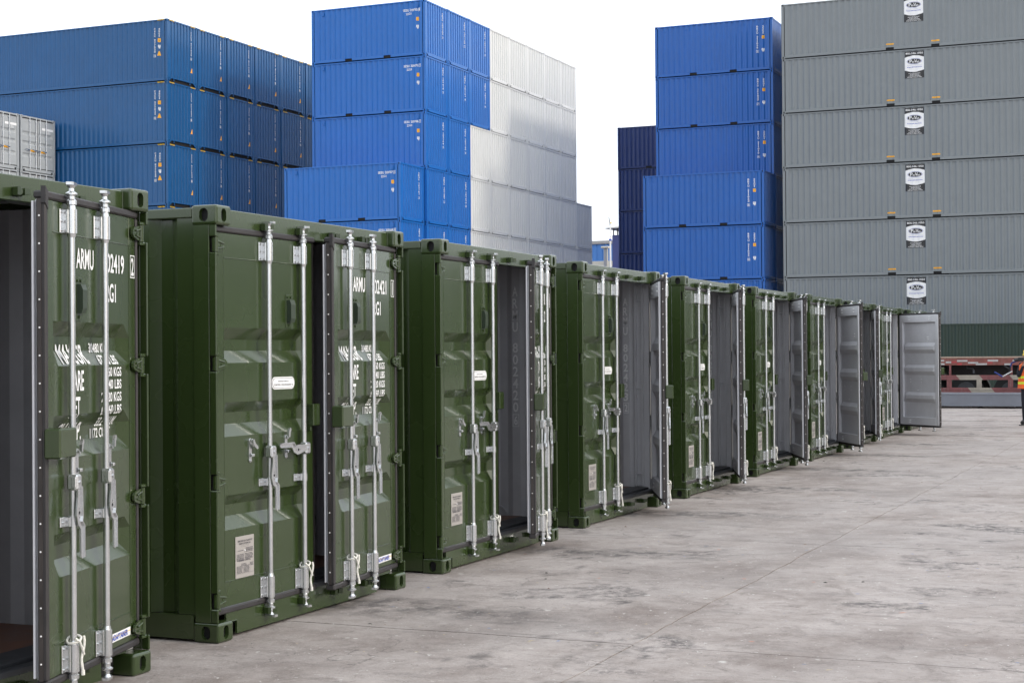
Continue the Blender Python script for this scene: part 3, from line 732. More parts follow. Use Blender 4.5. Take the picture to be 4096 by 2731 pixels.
for i, (x, y) in enumerate(GX[:9]):
    nth = ORD[i+1]
    if i > 0:
        thing('rope_tie', f'white rope on the closed door lock rod, {nth} green container from the left', 'rope', (x+PINX+.989, y+PINY+RY, .345), 0, 'white ropes tied round the lock rods', RM[i % 4])
    xr, yr = -.945, RY; c_, s_ = math.cos(DOORS[i][2]), math.sin(DOORS[i][2])
    thing('rope_tie', f'white rope on the open door lock rod, {nth} green container from the left', 'rope',
          (x+CWID-PINX+xr*c_-yr*s_, y+PINY+xr*s_+yr*c_, .345), DOORS[i][2], 'white ropes tied round the lock rods', RM[(i+1) % 4])

# ------------------------------------------------------------------ stacked containers
def colour_mesh(key, m, fn): return proto((key, m.name), fn)
def post_pair(L_, H_, m):
    def mk():
        b = MB(); b.cbox(.004, .11, .006, .13, .118, H_-.118, .006); return b.mesh('corner_post', [m])
    return mk
def stack_container(label, loc, L_, H_, m, group, pockets=True, ends='plain', vents=(), name='shipping_container', full=True):
    q_ = random.Random(str(loc)); loc = (loc[0]+q_.uniform(-.012, .012), loc[1]+q_.uniform(-.018, .018), loc[2])
    rt = thing(name, label, 'shipping container', loc, 0, group)
    key = (L_, H_, m.name)
    if full: put_castings(rt, L_, H_, m, 1)
    pm = proto(('post',)+key, post_pair(L_, H_, m))
    pm2 = proto(('post2',)+key, lambda: MB().cbox(-.11, -.004, .006, .13, .118, H_-.118, .006).mesh('corner_post', [m]))
    obj('corner_post', pm, rt); obj('corner_post', pm2, rt, (CWID, 0, 0)); obj('corner_post', pm2, rt, (0, L_, 0), math.pi); obj('corner_post', pm, rt, (CWID, L_, 0), math.pi)
    P = SIDE(L_)
    sw = proto(('sw',)+key, lambda: sheet(P, lambda t, d_, z: (SX0+d_, t, z), .15, H_-.05).mesh('side_wall', [m]))
    obj('side_wall', sw, rt); obj('side_wall', sw, rt, (CWID, L_, 0), math.pi)
    if not full:
        ew = proto(('ew',)+key, lambda: sheet(ENDP, lambda t, d_, z: (t, EY0+d_, z), .165, H_-.06).mesh('end_wall', [m])); obj('end_wall', ew, rt); obj('end_wall', ew, rt, (CWID, L_, 0), math.pi)
        obj('roof', proto(('rf2',)+key, lambda: MB().box(.012, CWID-.012, .012, L_-.012, H_-.10, H_-.004).mesh('roof', [m])), rt); obj('base', proto(('fl2',)+key, lambda: MB().box(.012, CWID-.012, .012, L_-.012, .004, .165).mesh('base', [m])), rt)
        return rt
    tr = proto(('tr',)+key, lambda: MB().cbox(.003, .063, .179, L_-.179, H_-.072, H_-.012, .005).mesh('top_rail', [m]))
    obj('top_rail', tr, rt); obj('top_rail', tr, rt, (CWID, L_, 0), math.pi)
    def brail():
        b = MB(); c_ = L_/2; ys = [.179, L_-.179]
        if pockets: ys = [.179, c_-1.025-.18, c_-1.025+.18, c_+1.025-.18, c_+1.025+.18, L_-.179]
        for k in range(0, len(ys), 2): b.cbox(.006, .05, ys[k], ys[k+1], .042, .168, .004)
        if pockets:
            for q in (-1.025, 1.025):
                b.box(.0062, .05, c_+q-.18, c_+q+.18, .150, .1678); b.box(.045, .05, c_+q-.18, c_+q+.18, .020, .1495, 1)
                for e in (-.181, .178): b.box(.007, .045, c_+q+e, c_+q+e+.003, .020, .1495, 1)
        return b.mesh('bottom_rail', [m, DARK])
    br = proto(('brl', pockets)+key, brail); obj('bottom_rail', br, rt); obj('bottom_rail', br, rt, (CWID, L_, 0), math.pi)
    hd = proto(('hd',)+key, lambda: MB().cbox(.163, CWID-.163, .012, .075, H_-.085, H_-.014, .005).mesh('end_header', [m]))
    obj('end_header', hd, rt); obj('end_header', hd, rt, (CWID, L_, 0), math.pi)
    def sill():
        b = MB()
        if ends == 'tunnel':
            b.cbox(.163, CWID-.163, .012, .06, .165, .205, .004); b.box(.163, CWID-.163, .10, .11, .012, .164, 1)
            for x in (.52, 1.82): b.cbox(x, x+.05, .02, .05, .06, .164, .004)
            for s_ in (0, 1):
                X = (lambda a: a) if s_ == 0 else (lambda a: CWID-a)
                b.prism([(X(.163), .164), (X(.163), .05), (X(.36), .164)], lambda x, z, t: (x, t, z), .02, .03)
        else:
            b.cbox(.30, CWID-.30, .012, .06, .018, .165, .004); b.cbox(.163, .30, .013, .06, .10, .165, .003); b.cbox(CWID-.30, CWID-.163, .013, .06, .10, .165, .003)
            b.box(.163, .30, .055, .06, .014, .0995, 1); b.box(CWID-.30, CWID-.163, .055, .06, .014, .0995, 1)
        return b.mesh('end_sill', [m, DARK])
    sm = proto(('sill', ends)+key, sill); obj('end_sill', sm, rt); obj('end_sill', sm, rt, (CWID, L_, 0), math.pi)
    if ends != 'doors':
        ew = proto(('ew',)+key, lambda: sheet(ENDP, lambda t, d_, z: (t, EY0+d_, z), .165, H_-.06).mesh('end_wall', [m])); obj('end_wall', ew, rt); obj('end_wall', ew, rt, (CWID, L_, 0), math.pi)
    else:
        ew = proto(('ew',)+key, lambda: sheet(ENDP, lambda t, d_, z: (t, EY0+d_, z), .165, H_-.06).mesh('end_wall', [m])); obj('end_wall', ew, rt, (CWID, L_, 0), math.pi)
    obj('roof', proto(('rf',)+key, lambda: MB().box(.05, CWID-.05, .06, L_-.06, H_-.03, H_-.018).mesh('roof', [m])), rt)
    obj('floor', proto(('fl',)+key, lambda: MB().box(.055, CWID-.055, .12, L_-.12, .14, .165).mesh('floor', [m])), rt)
    if vents:
        vm = proto(('vn', m.name), lambda: MB().cbox(-.018, .012, -.045, .045, -.085, .085, .008).mesh('vent', [m]))
        for y, z in vents: obj('vent', vm, rt, (SX0+.004, y, z))
    return rt
def side_mark(rt, nm, k, mats, L_):
    P = SIDE(L_); fn = lambda a, b_, lv: (SX0+prof_at(P, -a)-.004-lv*.003, -a, b_)
    return obj(nm, k.mesh(nm, mats, fn, [-t for t, _ in P]), rt)
def end_mark(rt, nm, k, mats):
    fn = lambda a, b_, lv: (a, EY0+prof_at(ENDP, a)-.004-lv*.003, b_)
    return obj(nm, k.mesh(nm, mats, fn, [t for t, _ in ENDP]), rt)
def emblem(k, uc, v1, w_=.11, h=.17):     # registration mark: little frame with a foot below
    k.rrect(uc-w_/2, v1-h*.68, uc+w_/2, v1, .012, 0, 0); k.rect(uc-w_*.18, v1-h, uc+w_*.36, v1-h*.62, 0, 0)
    k.rect(uc-w_*.3, v1-h*.2, uc+w_*.3, v1-h*.14, 1, 1); k.rect(uc-w_*.3, v1-h*.42, uc+w_*.1, v1-h*.34, 1, 1); k.rect(uc+w_*.02, v1-h*.95, uc+w_*.08, v1-h*.72, 1, 1); return k
HAZ = {}
def hazard(n=5, w_=.39, h=.055):
    def mk():
        k = Mark(); k.rect(0, 0, w_, h, 0, 0); st = w_/n
        for i in range(n): a = i*st; k.poly([(a, 0), (a+st*.45, 0), (min(a+st*.95, w_), h), (a+st*.5, h)], 1, 1)
        return k
    return mk()
def hazard_mesh(side):
    k = hazard()
    return k.mesh('hazard_stripes', [YELLOW, BLACK], (lambda a, b_, lv: (-lv*.002, -a, b_)) if side else (lambda a, b_, lv: (a, -lv*.002, b_)))
HZS, HZE = hazard_mesh(True), hazard_mesh(False)
TIER = ['', 'bottom', 'second', 'third', 'fourth', 'fifth', 'sixth', 'seventh']
def tier_name(t, n): return 'top' if t == n else ('bottom' if t == 1 else ORD[t])

# A: dark blue 40 foot high cubes, far left
HC = 2.896
NA = {6: ['977020 4','977018 5','977024 6','977029 3','977015 9','977012 1'], 5: ['977021 0','977034 2','977033 5','977031 7','977036 4','977027 8'], 4: ['977023 0','977028 8','977026 9','977030 1','977035 3','977019 1']}
for c_ in range(6):
    for t in range(1, 7):
        lab = f'dark blue hazard-striped container, {tier_name(t, 6)} tier, {ORD[c_+1]} column from the left'
        rt = stack_container(lab, (61.9+2.518*c_, 43.79, GZ+HC*(t-1)), 12.192, HC, NAVYA, 'dark blue containers stacked at the left', False, 'tunnel', full=t > 2)
        if t < 3: continue
        for x, y, me_ in ((.178, .010, HZE), (1.87, .010, HZE)): obj('hazard_stripes', me_, rt, (x, y, HC-.068))
        if c_ == 0: obj('hazard_stripes', HZS, rt, (.001, .178+.39, HC-.068))
        if t in NA:
            end_mark(rt, 'number_marking', Mark().stack('CICU '+NA[t][c_], 1.955, 2.6, .055, .085, .108, box_last=True), [WHITE])
            end_mark(rt, 'warning_triangle', Mark().poly([(1.90, .66), (2.10, .66), (2.0, .90)]), [ORANGE])
            if c_ == 0:
                side_mark(rt, 'number_marking', Mark().stack('CICU '+NA[t][c_], -.725, 2.5, .06, .085, .109, box_last=True), [WHITE], 12.192)
                side_mark(rt, 'size_code_marking', Mark().stack('45G1', -.47, 2.48, .06, .085, .108), [WHITE], 12.192)
                side_mark(rt, 'height_sticker', Mark().rrect(-.54, 1.83, -.40, 2.01, .02).rect(-.50, 1.90, -.44, 1.91, 1, 1), [ORANGE, INK], 12.192)
                side_mark(rt, 'registration_emblem', emblem(Mark(), -.47, 1.70), [WHITE, NAVYA], 12.192)
                side_mark(rt, 'warning_triangle', Mark().poly([(-.575, 1.2), (-.385, 1.2), (-.46, 1.41), (-.49, 1.41)]), [ORANGE], 12.192)

# B: bright blue and off-white 20 foot containers
NB = {7: '209705 1', 6: '209670 7', 5: '209706 7'}; NB2 = {4: '209707 2', 3: '209668 8'}
VB_ = ((.43, 2.35), (5.42, 2.35))
def marks_sesu(rt, n, both=True):
    a, b_ = n.split()
    k = Mark().text('SESU', -1.16, 2.09, -.84, 2.20).text(a, -.79, 2.09, -.42, 2.20).text(b_, -.36, 2.10, -.30, 2.19); k.frame(-.385, 2.075, -.27, 2.215, .012)
    side_mark(rt, 'number_marking', k, [WHITE], 6.058)
    side_mark(rt, 'size_code_marking', Mark().text('22G1', -1.01, 1.93, -.74, 2.03), [WHITE], 6.058)
    side_mark(rt, 'height_sticker', Mark().rrect(-.48, 1.63, -.36, 1.80, .02).rect(-.45, 1.69, -.39, 1.70, 1, 1), [ORANGE, INK], 6.058)
    side_mark(rt, 'registration_emblem', emblem(Mark(), -.42, 1.43), [WHITE, BLUEB], 6.058)
BX, BY = 66.42, 32.66
for c_ in range(-1, 9):
    for t in range(1, 8):
        if (c_ in (-1, 8)) and t > 4: continue
        blue = c_ < 2 or (c_ == 2 and t >= 6)
        mt = BLUEB if blue else (CREAM if c_ < 8 else PALEG)
        cn = 'bright blue' if blue else ('off-white' if c_ < 8 else 'pale grey')
        lab = f'{cn} container, {tier_name(t, 7)+" tier" if c_ not in (-1, 8) else tier_name(t, 4)+" tier"}, ' + ('low front column of blue-white stack' if c_ == -1 else 'low end column behind the white stack' if c_ == 8 else f'{ORD[c_+1]} column of the blue and white stack')
        x = BX+2.44*c_ if c_ >= 0 else 64.05
        rt = stack_container(lab, (x, BY+(.13 if c_ == -1 else 0), GZ+CHT*(t-1)), 6.058, CHT, mt, 'blue and off-white containers stacked in the middle', True, 'plain', VB_ if c_ <= 0 else (), full=t > 2)
        if c_ == 0 and t in NB: marks_sesu(rt, NB[t])
        if c_ == -1 and t in NB2: marks_sesu(rt, NB2[t])
        if blue and t >= 3:
            n = {(0,7): NB[7], (0,6): NB[6], (0,5): NB[5], (-1,4): NB2[4], (-1,3): NB2[3]}.get((c_, t), '209%03d %d' % (671+c_*9+t*4, (c_+t*3) % 10))
            end_mark(rt, 'number_marking', Mark().stack('SESU '+n, 1.92, 2.3, .045, .075, .098, box_last=True), [WHITE])

# C: royal blue 20 foot containers; N: navy ones behind
VC_ = ((.49, 2.37), (1.61, 2.37), (4.41, 2.37), (5.53, 2.37))
NC = {7: '211026 2', 6: '211027 7', 5: '211010 6'}; NC2 = {4: '211023 5', 3: '211022 0'}
for cc, x, y, top, nn in ((0, 77.13, 19.0, 7, NC), (1, 74.6, 18.85, 4, NC2), (2, 79.58, 19.0, 7, {}), (3, 82.03, 19.0, 7, {}), (4, 84.48, 19.0, 7, {}), (5, 86.93, 19.0, 7, {}), (6, 89.38, 19.0, 7, {})):
    for t in range(1, top+1):
        lab = f'royal blue container, {tier_name(t, top)} tier of ' + ('the tall blue column beside the grey stack' if cc == 0 else 'the low blue column beside the grey stack' if cc == 1 else f'the {ORD[cc]} row behind the tall blue column')
        rt = stack_container(lab, (x, y, GZ+CHT*(t-1)), 6.058, CHT, BLUEC, 'royal blue containers beside the grey stack', True, 'plain', VC_, full=cc < 2 and t > 1)
        if t in nn:
            side_mark(rt, 'number_marking', Mark().stack('BBXU '+nn[t], -.775, 2.21, .075, .085, .106, box_last=True), [WHITE], 6.058)
            side_mark(rt, 'size_code_marking', Mark().stack('22G1', -.485, 2.2, .075, .09, .106), [WHITE], 6.058)
            side_mark(rt, 'height_sticker', Mark().rrect(-.55, 1.56, -.42, 1.72, .02).rect(-.52, 1.63, -.45, 1.64, 1, 1), [ORANGE, INK], 6.058)
            side_mark(rt, 'registration_emblem', emblem(Mark(), -.49, 1.09, .13), [WHITE, BLUEC], 6.058)
for t in range(1, 7):
    stack_container(f'navy container, {tier_name(t, 6)} tier, behind the royal blue stack', (92.9, 32.62-6.058, GZ+CHT*(t-1)), 6.058, CHT, NAVYN, 'navy containers behind the royal blue stack', True, 'plain', VC_)

# D: slate grey 40 foot containers with posters on a dark green one, right
def poster():
    k = Mark(); u0, u1, v0, v1 = -6.47, -5.60, 1.25, 2.48; w_ = u1-u0; c_ = (u0+u1)/2
    k.rect(u0, v0, u1, v1, 0, 0)
    P = [(u0+w_*i/10, 1.62-.09*math.sin(math.pi*i/10)) for i in range(11)]+[(u1-w_*i/10, 2.20+.09*math.sin(math.pi*i/10)) for i in range(11)]
    k.poly(P, 1, 1); k.text('800.546.1050', u0+.05, 2.345, u1-.05, 2.43, 1, 1)
    k.ell(c_, 2.02, .33, .135, 2, 2); k.ell(c_, 2.02, .315, .122, 1, 3); k.ell(c_, 2.02, .30, .11, 0, 4)
    k.text('P', c_-.22, 1.95, c_-.10, 2.10, 1, 5); k.text('ac-', c_-.10, 1.95, c_+.02, 2.02, 1, 5); k.text('V', c_-.005, 1.95, c_+.12, 2.10, 1, 5); k.text('an', c_+.10, 1.95, c_+.22, 2.02, 1, 5)
    k.rect(c_-.33, 1.832, c_+.33, 1.837, 2, 2); k.text('www.pacvan.com', c_-.33, 1.715, c_+.33, 1.775, 2, 2)
    for i, (t, q) in enumerate((('MODULAR BUILDINGS', .26), ('MOBILE OFFICES', .2), ('STORAGE CONTAINERS', .27), ('PORTABLE STORAGE TANKS', .33))): k.text(t, c_-q, 1.445-.057*i, c_+q, 1.483-.057*i, 1, 1)
    return k
DX, DY0 = 74.64, 5.78
PMESH = None
for c_ in range(6):
    for t in range(1, 8):
        mt = DGREY
        if c_ == 0: lab = f'slate grey container with black and white poster, {tier_name(t, 7)} tier at right' if t > 1 else 'slate grey container, bottom tier of the poster stack, behind the dark green one'
        else: lab = f'slate grey container, {tier_name(t, 7)} tier, {ORD[c_+1]} row behind the poster containers'
        rt = stack_container(lab, (DX+2.44*c_, DY0, GZ+CHT*(t-1)), 12.192, CHT, mt, 'long grey containers stacked at the right', t > 1, 'plain', ((11.66, 2.36), (11.66, .33), (.53, 2.36), (.53, .33)) if c_ == 0 and t > 1 else (), full=c_ == 0)
        if c_ == 0 and t > 1:
            if PMESH is None: pm_ = side_mark(rt, 'poster', poster(), [BLACK, WHITE, BLUEINK], 12.192); PMESH = pm_.data
            else: obj('poster', PMESH, rt)
            for q in (5.071, 7.121): side_mark(rt, 'pocket_sticker', Mark().rrect(-q-.18, .27, -q+.18, .335, .02).rect(-q-.12, .295, -q+.1, .302, 1, 1), [ORANGE, INK], 12.192)

for t in range(1, 8):  # out of view, added so open doors mirror containers instead of bright sky
    stack_container(f'slate grey container, {tier_name(t, 7)} tier of the unseen stack added for the door reflections', (DX, DY0-12.42, GZ+CHT*(t-1)), 12.192, CHT, DGREY, 'long grey containers stacked at the right', True, full=False)

stack_container('dark green container standing before the slate grey stack, behind the red trailer', (71.8, 3.0, GZ), 12.192, HC, DGREEN, None, False)

# E: light grey 20 foot containers, doors towards the camera, far left
def e_rod(): return MB().cyl((0, 0, .1), (0, 0, 2.50), .02, n=8).cbox(-.05, .05, .02, .03, 2.32, 2.42, .004).cbox(-.05, .05, .02, .03, .19, .32, .004).mesh('lock_rod', [GALV])
for c_ in range(2):
    for t in range(1, 6):
        lab = f'light grey container, doors closed, {tier_name(t, 5)} tier, {"right" if c_ else "left"} column at far left'
        x = 59.16+(c_-1)*2.56
        rt = stack_container(lab, (x, 50, GZ+CHT*(t-1)), 6.058, CHT, LGREY, 'light grey containers with doors at far left', False, 'doors', full=t > 3)
        if t < 4: continue
        for s_, nm in ((1, 'left_door'), (-1, 'right_door')):
            dm = proto(('edoor', s_), lambda: door_skin(s_).mesh('door', [LGREY, LGREY]))
            d_ = obj(nm, dm, rt, (PINX+.02 if s_ > 0 else CWID-PINX-.02, .03, .02))
            obj('gasket', proto(('gk', s_), lambda: gasket_mesh(s_)), d_)
            for q in (.58, 1.02): obj('lock_rod', proto('erod', e_rod), d_, (s_*q, -.03, 0))
            for q in (.58, 1.02): obj('handle', handle_mesh(True), d_, (s_*q, -.03, .98))
            for z in (2.313, 1.606, .904, .203): obj('hinge', proto(('eh', s_), lambda: MB().cbox(-.03 if s_ < 0 else -.05, .05 if s_ < 0 else .03, -.015, .02, 0, .1, .006).mesh('hinge', [LGREY])), d_, (0, 0, z))
            a, b_ = sorted((s_*.60, s_*1.0)); obj('reflective_strip', Mark().rect(a, .93, b_, 1.02).mesh('reflective_strip', [ORANGE], lambda p, q, lv: (p, DF-.006, q)), d_)
            if s_ < 0:
                obj('owner_panel', Mark().rect(-.84, 2.02, -.60, 2.13).mesh('owner_panel', [WHITE], lambda p, q, lv: (p, DF-.006, q)), d_); obj('owner_panel', Mark().rect(-.48, 2.02, -.03, 2.13).mesh('owner_panel', [WHITE], lambda p, q, lv: (p, DF-.006, q)), d_)
                obj('size_code_marking', Mark().text('22G1', -.47, 1.88, -.24, 1.985).mesh('size_code_marking', [WHITE], lambda p, q, lv: (p, DF-.006, q)), d_)

# ------------------------------------------------------------------ red and white trailer and the grey platform in front of the green container
RED = mat('faded_red_paint', (.19, .058, .046), .5, var=.25, scale=5, streak=.35)
PINK = mat('worn_red_stripe', (.19, .06, .06), .5, var=.22, scale=4, streak=.4)
BUFF = mat('dirty_cream_stripe', (.32, .28, .23), .55, var=.15, scale=4, streak=.4)
TIMBER = mat('deck_timber', (.28, .2, .15), .7, var=.2, scale=5)
TAPE = mat('reflective_tape', (.40, .39, .38), .4, var=.12, scale=10, streak=.3)
TAPER = mat('red_tape', (.34, .04, .045), .4, var=.15)
CHASSIS = mat('chassis_black', (.02, .014, .014), .6, var=.2)
TYRE = mat('tyre', (.02, .02, .02), .75, var=.2)
TX, TY0, TY1 = 50.0, -2.0, 11.0
tr = thing('flatbed_trailer', 'faded red flatbed trailer with red and cream striped side guard', 'trailer', (TX, 0, GZ))
obj('deck', MB().cbox(0, 2.45, TY0, TY1, 1.475, 1.515, .008).mesh('deck', [TIMBER]), tr)
obj('side_rail', MB().cbox(.0, .06, TY0, TY1, 1.262, 1.474, .006).box(.061, .30, TY0, TY1, 1.262, 1.28).mesh('side_rail', [RED]), tr)
obj('side_rail', MB().cbox(2.39, 2.45, TY0, TY1, 1.262, 1.474, .006).mesh('side_rail', [RED]), tr)
for (a, b_, c_, d_, m) in ((10,65,360,385,0),(90,180,385,410,0),(275,445,365,390,0),(455,620,395,420,0),(580,760,415,442,0),(770,940,362,390,0),(1040,1140,418,445,0),(10,70,412,440,0),(275,355,412,440,1),(180,270,385,408,1),(1170,1290,365,388,0),(770,850,392,415,1)):
    ya, yb = 7.21-a*.001806, 7.21-b_*.001806; za, zb = 1.507-(c_-322)*.00198, 1.507-(d_-322)*.00198
    obj('reflective_patch', MB().box(-.0045, -.0005, yb, ya, zb, za).mesh('reflective_patch', [TAPER if m else TAPE]), tr)
for y in (6.92, 5.13, 8.7, 3.3, 1.5, -.3): obj('guard_hanger', MB().cbox(.01, .06, y-.03, y+.03, .966, 1.262, .004).cyl((-.01, y, 1.04), (.04, y, 1.04), .035, n=10).mesh('guard_hanger', [PINK]), tr)
def stripe_beam(z0, z1, off, nm):
    per, w_, sl_ = 1.555, .68, .12; y = TY0+.3
    k = 0; ed = []
    q = off-per*10
    while q < TY1:
        ed += [(q, 1), (q+w_, 0)]; q += per
    for (ya, cream), (yb, _) in zip(ed, ed[1:]):
        if yb < TY0+.2 or ya > TY1-.2: continue
        m = MB(); m.prism([(ya, z0), (yb, z0), (yb+sl_, z1), (ya+sl_, z1)], lambda y_, z, t: (t, y_, z), -.012, .03)
        m.prism([(ya+sl_*.55, z0+(z1-z0)*.55), (yb+sl_*.55, z0+(z1-z0)*.55), (yb+sl_*.72, z0+(z1-z0)*.72), (ya+sl_*.72, z0+(z1-z0)*.72)], lambda y_, z, t: (t, y_, z), -.022, -.0125)
        obj(nm, m.mesh(nm, [BUFF if cream else PINK]), tr)
stripe_beam(.823, .966, 5.95, 'upper_guard_stripe'); stripe_beam(.428, .586, 5.6, 'lower_guard_stripe')
for y, m in ((6.95, PINK), (6.07, BUFF), (5.16, PINK), (7.84, BUFF), (4.27, BUFF), (3.38, PINK), (2.49, BUFF), (8.73, PINK), (1.6, PINK)):
    obj('guard_post', MB().cbox(-.008, .028, y-.075, y+.075, .587, .822, .004).cbox(-.014, -.0085, y-.02, y+.02, .60, .81, .002).mesh('guard_post', [m]), tr)
obj('chassis_beam', MB().cbox(.75, .9, TY0+.2, TY1-.2, .95, 1.45, .01).cbox(1.55, 1.7, TY0+.2, TY1-.2, .95, 1.45, .01).mesh('chassis_beam', [CHASSIS]), tr)
for k in range(9): obj('cross_member', MB().cbox(.07, 2.38, TY0+.6+k*1.45, TY0+.7+k*1.45, 1.29, 1.46, .006).mesh('cross_member', [CHASSIS]), tr)
obj('tool_bracket', MB().tube([(.2, 6.45, 1.26), (.2, 6.45, 1.17), (.2, 6.27, 1.16), (.2, 6.25, 1.1)], .014, 6).cyl((.2, 6.25, 1.12), (.2, 6.25, 1.02), .035, n=8).mesh('tool_bracket', [STEELD]), tr)
obj('side_box', MB().cbox(.12, .6, 7.1, 7.5, .98, 1.2, .01).mesh('side_box', [GREEN]), tr)
for y in (6.5, 7.7, 5.2):
    for x in (.12, 1.95):
        wh = obj('wheel', proto('tyre', lambda: MB().cyl((0,0,0), (.34,0,0), .49, n=28).cyl((-.004,0,0), (-.001,0,0), .47, n=28).mesh('wheel', [TYRE])), tr, (x+.25, y, .49))
        obj('rim', proto('rim', lambda: MB().cyl((-.012,0,0), (-.006,0,0), .27, n=20).cyl((-.05,0,0), (-.013,0,0), .1, n=14).mesh('rim', [STEELD])), wh)
SLATE = mat('grey_steel_plate', (.17, .18, .21), .45, var=.12, scale=1.2, streak=.15)
pf = thing('steel_platform', 'low grey steel platform lying on the concrete before the red trailer', 'platform', (48.7, 0, GZ))
obj('side_plate', MB().cbox(0, .03, -3, 11.5, .07, .455, .008).mesh('side_plate', [SLATE]), pf)
obj('top_plate', MB().cbox(.031, 1.15, -3, 11.5, .425, .45, .006).mesh('top_plate', [SLATE]), pf)
for k in range(12): obj('skid', MB().cbox(.05, 1.1, -2.8+k*1.25, -2.6+k*1.25, 0, .424, .01).mesh('skid', [CHASSIS]), pf)
obj('edge_angle', MB().cbox(-.012, -.001, -3, 11.5, .40, .452, .004).cbox(-.012, -.001, -3, 11.5, .07, .1, .004).mesh('edge_angle', [SLATE]), pf)

# ------------------------------------------------------------------ person with camera on a tripod
SKIN = mat('skin', (.45, .25, .18), .5); CLOTH = mat('navy_cloth', (.012, .013, .022), .85, var=.3, scale=12)
VEST = mat('hi_vis_orange', (.95, .16, .03), .7, var=.08, scale=14); BAND = mat('hi_vis_yellow', (.75, .8, .05), .6); HAT = mat('yellow_helmet', (.85, .6, .03), .3); SHOE = mat('black_boot', (.02, .018, .018), .5)
def skin_body():
    V = {'pel': (0,0,.90,.135), 'sp': (0,0,1.08,.125), 'ch': (0,.01,1.27,.145), 'nk': (-.02,.02,1.43,.055), 'jaw': (-.055,.06,1.475,.060), 'hd': (-.03,.035,1.545,.088), 'tp': (-.025,.03,1.60,.075), 'nose': (-.112,.115,1.535,.014),
         'rs': (.02,.185,1.35,.070), 're': (-.12,.215,1.09,.050), 'rw': (-.17,.10,1.345,.033), 'rh': (-.165,.075,1.40,.036),
         'ls': (-.03,-.17,1.35,.070), 'le': (-.22,-.20,1.12,.050), 'lw': (-.25,-.03,1.33,.033), 'lh': (-.24,.0,1.385,.036),
         'rp': (0,.095,.84,.098), 'rk': (-.03,.10,.47,.068), 'ra': (.015,.105,.10,.048), 'rt': (-.10,.17,.045,.042),
         'lp': (0,-.095,.84,.098), 'lk': (-.06,-.11,.47,.068), 'la': (-.03,-.12,.10,.048), 'lt': (-.15,-.06,.045,.042)}
    E_ = 'pel-sp sp-ch ch-nk nk-jaw jaw-hd hd-tp hd-nose ch-rs rs-re re-rw rw-rh ch-ls ls-le le-lw lw-lh pel-rp rp-rk rk-ra ra-rt pel-lp lp-lk lk-la la-lt'.split()
    for hand, dirs in (('rh', 1), ('lh', -1)):
        x, y, z, _ = V[hand]
        for q in range(4):
            a = f'{hand}f{q}'; V[a] = (x-.03-.004*q, y+.03*dirs, z+.055-.02*q, .0095); V[a+'t'] = (x-.06, y+.012*dirs, z+.05-.02*q, .0085); E_ += [f'{hand}-{a}', f'{a}-{a}t']
        V[hand+'th'] = (x-.01, y-.03*dirs, z+.04, .011); E_.append(f'{hand}-{hand}th')
    ks = list(V); me = bpy.data.meshes.new('person'); me.from_pydata([V[k][:3] for k in ks], [tuple(ks.index(q) for q in e.split('-')) for e in E_], [])
    o = bpy.data.objects.new('person_build', me); COL.objects.link(o)
    md = o.modifiers.new('skin', 'SKIN'); md.use_smooth_shade = True
    for k, sv in zip(ks, me.skin_vertices[0].data):
        rr_ = V[k][3]; sv.radius = (rr_, rr_*(1.25 if k in ('ch', 'pel') else 1)); sv.use_root = k == 'pel'
    o.modifiers.new('sub', 'SUBSURF').levels = 2
    bpy.context.view_layer.update()
    m2 = bpy.data.meshes.new_from_object(o.evaluated_get(bpy.context.evaluated_depsgraph_get())); bpy.data.objects.remove(o)
    for m in (CLOTH, SKIN, SHOE): m2.materials.append(m)
    for p in m2.polygons:
        c_ = p.center; hand = c_.z > 1.335 and (c_.x < -.13)
        p.material_index = 1 if (c_.z > 1.44 or hand) else (2 if c_.z < .1 else 0); p.use_smooth = True
    m2.name = 'person'; return m2
PB = (37.9, 3.51, GZ+.012)
ps = thing('person', 'person in orange vest and yellow helmet looking through a camera at the right edge', 'person', PB, 0, None, skin_body())
def vest():
    m = MB(); n = 24; Z = [(.83,.150,.215),(.92,.150,.205),(.925,.152,.207),(.98,.152,.205),(.985,.150,.203),(1.05,.150,.198),(1.055,.152,.20),(1.11,.154,.20),(1.115,.152,.198),(1.25,.165,.205),(1.36,.15,.19),(1.41,.11,.13),(1.435,.075,.075)]
    vs = [(-.01+a*math.cos(2*math.pi*i/n), .015+(b_+.02*(z < 1.3))*math.sin(2*math.pi*i/n)+.003*math.sin(5*i+z*30), z+.006*math.sin(i*1.7)*(z < .85)) for z, a, b_ in Z for i in range(n)]
    for k in range(len(Z)-1):
        mi = 1 if k in (2, 6) else 0
        m.add(vs[k*n:(k+2)*n], [(i, (i+1)%n, n+(i+1)%n, n+i) for i in range(n)], mi, True)
    return m.mesh('vest', [VEST, BAND])
obj('vest', vest(), ps)
hb = MB().lathe([(.138,0),(.14,.006),(.122,.012),(.120,.03),(.108,.07),(.08,.10),(.04,.118),(.003,.124)], n=24); hb.cbox(-.012, .012, -.11, .11, .06, .118, .01)
obj('helmet', hb.mesh('helmet', [HAT]), ps, (-.03, .005, 1.575))
for dy, dx in ((.115, -.05), (-.085, -.09)): obj('boot', MB().cbox(-.14, .12, -.05, .05, -.014, .018, .012).cbox(-.06, .115, -.045, .045, .0, .11, .02).mesh('boot', [SHOE]), ps, (dx, dy, .0), R(-25))
BT = mat('blue_foam_grip', (.02, .04, .2), .7, var=.5, scale=60); TB = mat('tripod_black', (.015, .015, .018), .4)
tp = thing('camera_tripod', 'camera on a folded tripod with blue grips held by the person', 'tripod', (0, 0, 0))
obj('camera_body', MB().cbox(37.66, 37.76, 3.59, 3.72, 1.45, 1.54, .012).cyl((37.70, 3.71, 1.49), (37.66, 3.80, 1.48), .036, n=14).mesh('camera_body', [TB]), tp)
